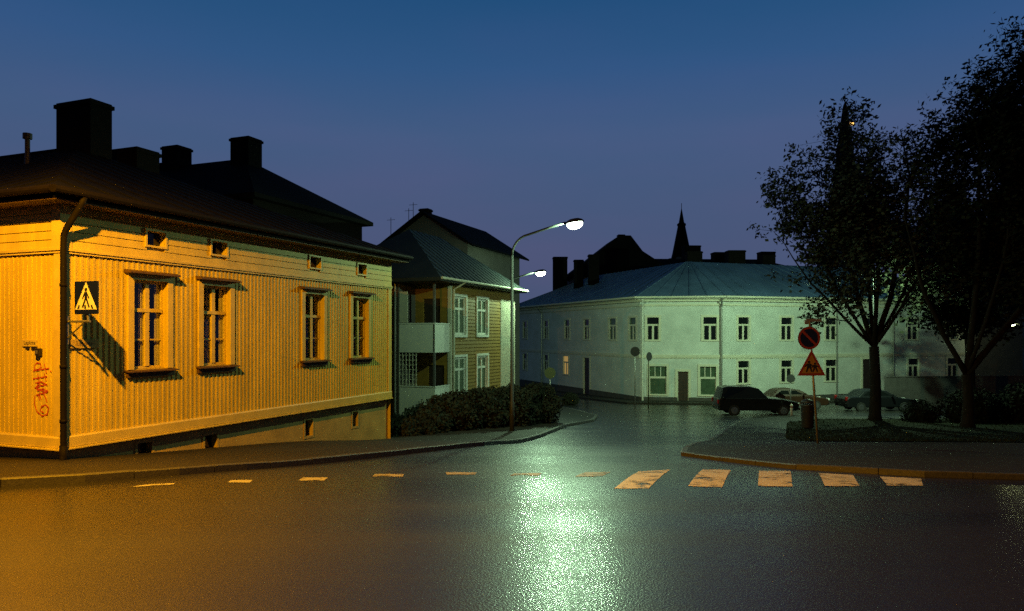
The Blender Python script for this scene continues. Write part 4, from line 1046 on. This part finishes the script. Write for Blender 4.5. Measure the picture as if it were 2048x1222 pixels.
# ------------------------------------------------------------------ trees and shrubs
def leaf_quads(m, c, n, spread, size, rnd, flat=0.8):
    for _ in range(n):
        p = c+Vector((rnd.gauss(0, spread), rnd.gauss(0, spread), rnd.gauss(0, spread*flat)))
        a = Vector((rnd.gauss(0, 1), rnd.gauss(0, 1), rnd.gauss(0, 1))).normalized(); b = a.orthogonal().normalized()
        s = size*rnd.uniform(.6, 1.35); w = s*.36
        m.face([p-a*s*.5, p+b*w, p+a*s*.5, p-b*w])
def tree(label, base, h_fork, limbs, center, radii, nclump, leaves, size, leafm, seed, rtrunk=.3, spread=.36, shell=.55, lumps=2.0):
    rnd = random.Random(seed); mnoise.seed_set(seed)
    t = thing('deciduous_tree', label, 'tree', base, 0, 'trees in the park')
    wood = MB(); fork = Vector((rnd.uniform(-.1, .1), 0, h_fork))
    wood.tube([(0, 0, -.15), (0, 0, .25), fork*.45+Vector((.06, 0, 0)), fork], [rtrunk*1.45, rtrunk*1.05, rtrunk*.92, rtrunk*.85], 12)
    limb_pts = []
    C = Vector(center); R = Vector(radii)
    for (dx, dy, top, r0) in limbs:
        end = Vector((dx, dy, top)); pts = []
        n = 9
        for k in range(n+1):
            u = k/n; p = fork.lerp(end, u)
            bow = math.sin(u*math.pi)*.10*(end-fork).length
            hor = Vector((dx, dy, 0)); hor = hor.normalized() if hor.length > .01 else Vector((1, 0, 0))
            p += hor*bow*.6+Vector((rnd.gauss(0, .10), rnd.gauss(0, .10), 0))*(u*(1.2))
            pts.append(p)
        rad = [r0*(1-.85*k/n) for k in range(n+1)]
        wood.tube(pts, rad, 8)
        limb_pts += [(pts[k], rad[k]) for k in range(2, n+1)]
    lf = MB(); cl = 0; tries = 0; limb_all = list(limb_pts)
    while cl < nclump and tries < nclump*30:
        tries += 1
        v = Vector((rnd.gauss(0, 1), rnd.gauss(0, 1), rnd.gauss(0, 1))).normalized(); rr = rnd.random()**shell
        p = C+Vector((v.x*R.x*rr, v.y*R.y*rr, v.z*R.z*rr))
        lump = mnoise.noise(Vector((v.x, v.y, v.z))*lumps+Vector((seed, 0, 0)))
        if rr > .80+.42*lump: continue
        if mnoise.noise(p*.38+Vector((0, seed*3.1, 0))) < -.12: continue
        best = min(limb_all, key=lambda q: (q[0]-p).length_squared+max(0, q[0].z-p.z)*2.0)
        q, rq = best
        mid = q.lerp(p, .55)+Vector((rnd.gauss(0, .12), rnd.gauss(0, .12), .12*(p-q).length))
        r1 = min(rq*.55, .015+.011*(p-q).length)
        wood.tube([q, mid, p], [r1, r1*.65, .006], 5, False)
        if rnd.random() < .3: limb_all.append((mid, r1*.65))
        for _ in range(2):
            e = p+Vector((rnd.gauss(0, .45), rnd.gauss(0, .45), rnd.gauss(.1, .4))); wood.tube([mid.lerp(p, .7), e], [.011, .004], 4, False)
            leaf_quads(lf, e, leaves//4, spread*.5, size, rnd)
        leaf_quads(lf, p, leaves//2, spread, size, rnd); cl += 1
    wood.build('trunk', M['bark'], t, smooth=True)
    lf.build('crown', leafm, t)
    return t
yb = 36.0
tree('broad tree with forked trunk in front of white building, left of the taller tree', (17.9, yb, g(yb)+.13), 3.6,
     [(-1.3, .3, 13.6, .14), (1.2, -.3, 14.3, .16), (.3, 1.3, 14.6, .11), (-3.6, .2, 11.2, .10), (3.2, .4, 11.5, .11), (-.4, -1.4, 13.4, .12), (-5.0, -.6, 9.2, .085), (2.2, -1.6, 9.6, .1), (-2.2, 1.8, 10.2, .09)],
     (-.85, 0, 10.35), (6.0, 4.4, 6.0), 450, 60, .22, M['leaf'], 3, .27, .34, .50)
yb = 31.0
tree('tallest dark tree with trunk split in two low down at the right edge', (19.35, yb, g(yb)+.14), 2.2,
     [(-2.7, .1, 9.8, .13), (.35, .2, 14.5, .15), (6.3, -.2, 12.6, .16), (3.4, .9, 15.8, .10), (1.2, -.8, 12.5, .09)],
     (3.2, 0, 11.2), (5.0, 4.2, 6.9), 950, 70, .22, M['leafdark'], 8, .24, .36, .5)
yb = 44.0
tree('dense black tree filling the gap behind the two lit trunks', (27.6, yb, g(yb)+.0), 5.0,
     [(-2.5, .3, 11, .14), (2.5, 0, 12, .14), (0, 1, 13, .14), (-4.5, 0, 9.4, .1), (4.5, .3, 10, .1)],
     (0, 0, 9.0), (6.8, 4.0, 4.6), 800, 60, .28, M['leafdark'], 21, .28, .5, .5)
def shrub(name, label, cat, lobes, n, size, mater, seed, group=None):
    rnd = random.Random(seed); mnoise.seed_set(seed); m = MB(); loc = Vector((lobes[0][0], lobes[0][1], g(lobes[0][1])))
    tot = sum(q[3]*q[4]+q[3]*q[5] for q in lobes)
    for (x, y, z, rx, ry, rz) in lobes:
        c = Vector((x, y, g(y)+z))-loc
        k = int(n*(rx*ry+rx*rz)/tot)
        for _ in range(k):
            v = Vector((rnd.gauss(0, 1), rnd.gauss(0, 1), rnd.gauss(.2, 1))).normalized()
            r = (.86+.22*mnoise.noise(v*2.2+c))*(1-.30*rnd.random()**2)
            p = c+Vector((v.x*rx*r, v.y*ry*r, v.z*rz*r))
            if p.z+loc.z < g(p.y+loc.y)-.02: continue
            leaf_quads(m, p, 2, .05, size, rnd)
        core = []
        base = len(m.v)
        for a in range(5):
            th = -math.pi/2+math.pi*(a+.5)/5
            for b in range(10):
                ph = 2*math.pi*b/10; v = Vector((math.cos(th)*math.cos(ph), math.cos(th)*math.sin(ph), math.sin(th)))
                m.add([c+Vector((v.x*rx*.72, v.y*ry*.72, v.z*rz*.72))])
        for a in range(4):
            for b in range(10): m.f.append((base+a*10+b, base+a*10+(b+1)%10, base+(a+1)*10+(b+1)%10, base+(a+1)*10+b))
    o = m.build(name, mater, loc=loc); tag(o, label, cat, group); return o
shrub('hedge', 'long dark bushy hedge along the pavement in front of the brown house', 'hedge',
      [(-0.2, 31.9, .85, 1.5, 1.2, 1.15), (-2.4, 29.3, .75, 1.3, 1.1, 1.0), (1.2, 33.8, .85, 1.2, 1.2, 1.2), (-1.2, 30.7, .8, 1.2, 1.1, 1.1), (1.25, 35.6, .85, 1.0, 1.1, 1.15), (-3.3, 28.0, .45, 1.1, 1.0, .8)], 9000, .13, M['hedge'], 4)
shrub('bush', 'low dark bush in the corner between the yellow house and hedge', 'bush', [(-4.0, 26.2, .3, .8, .8, .6), (-3.4, 27.0, .3, .7, .7, .55)], 1600, .11, M['hedge'], 6)
shrub('bush', 'wide black bush beneath the tallest tree at the right edge', 'bush', [(21.8, 34.5, .6, 1.8, 1.2, 1.2), (24.5, 34.8, .7, 1.8, 1.2, 1.3), (19.6, 35.0, .4, 1.0, .9, .8)], 4200, .13, M['bushdark'], 9)
shrub('bush', 'small dark shrub by the white building, right of hedge', 'bush', [(4.1, 51.5, .35, .7, .6, .55)], 700, .10, M['hedge'], 12)

# ------------------------------------------------------------------ damp night air round the lamps
if HAZE > 0:
    mb = MB(); mb.box(-720, 720, -85, 905, -8, 62)
    hm = bpy.data.materials.new('damp_air'); hm.use_nodes = True
    hn, hl = hm.node_tree.nodes, hm.node_tree.links; hn.clear()
    ho = hn.new('ShaderNodeOutputMaterial'); hv = hn.new('ShaderNodeVolumePrincipled')
    hv.inputs['Color'].default_value = (0.9, 0.92, 0.95, 1); hv.inputs['Density'].default_value = HAZE; hv.inputs['Anisotropy'].default_value = 0.86
    hl.new(hv.outputs[0], ho.inputs['Volume'])
    hz_o = mb.build('haze', hm); hz_o['kind'] = 'stuff'
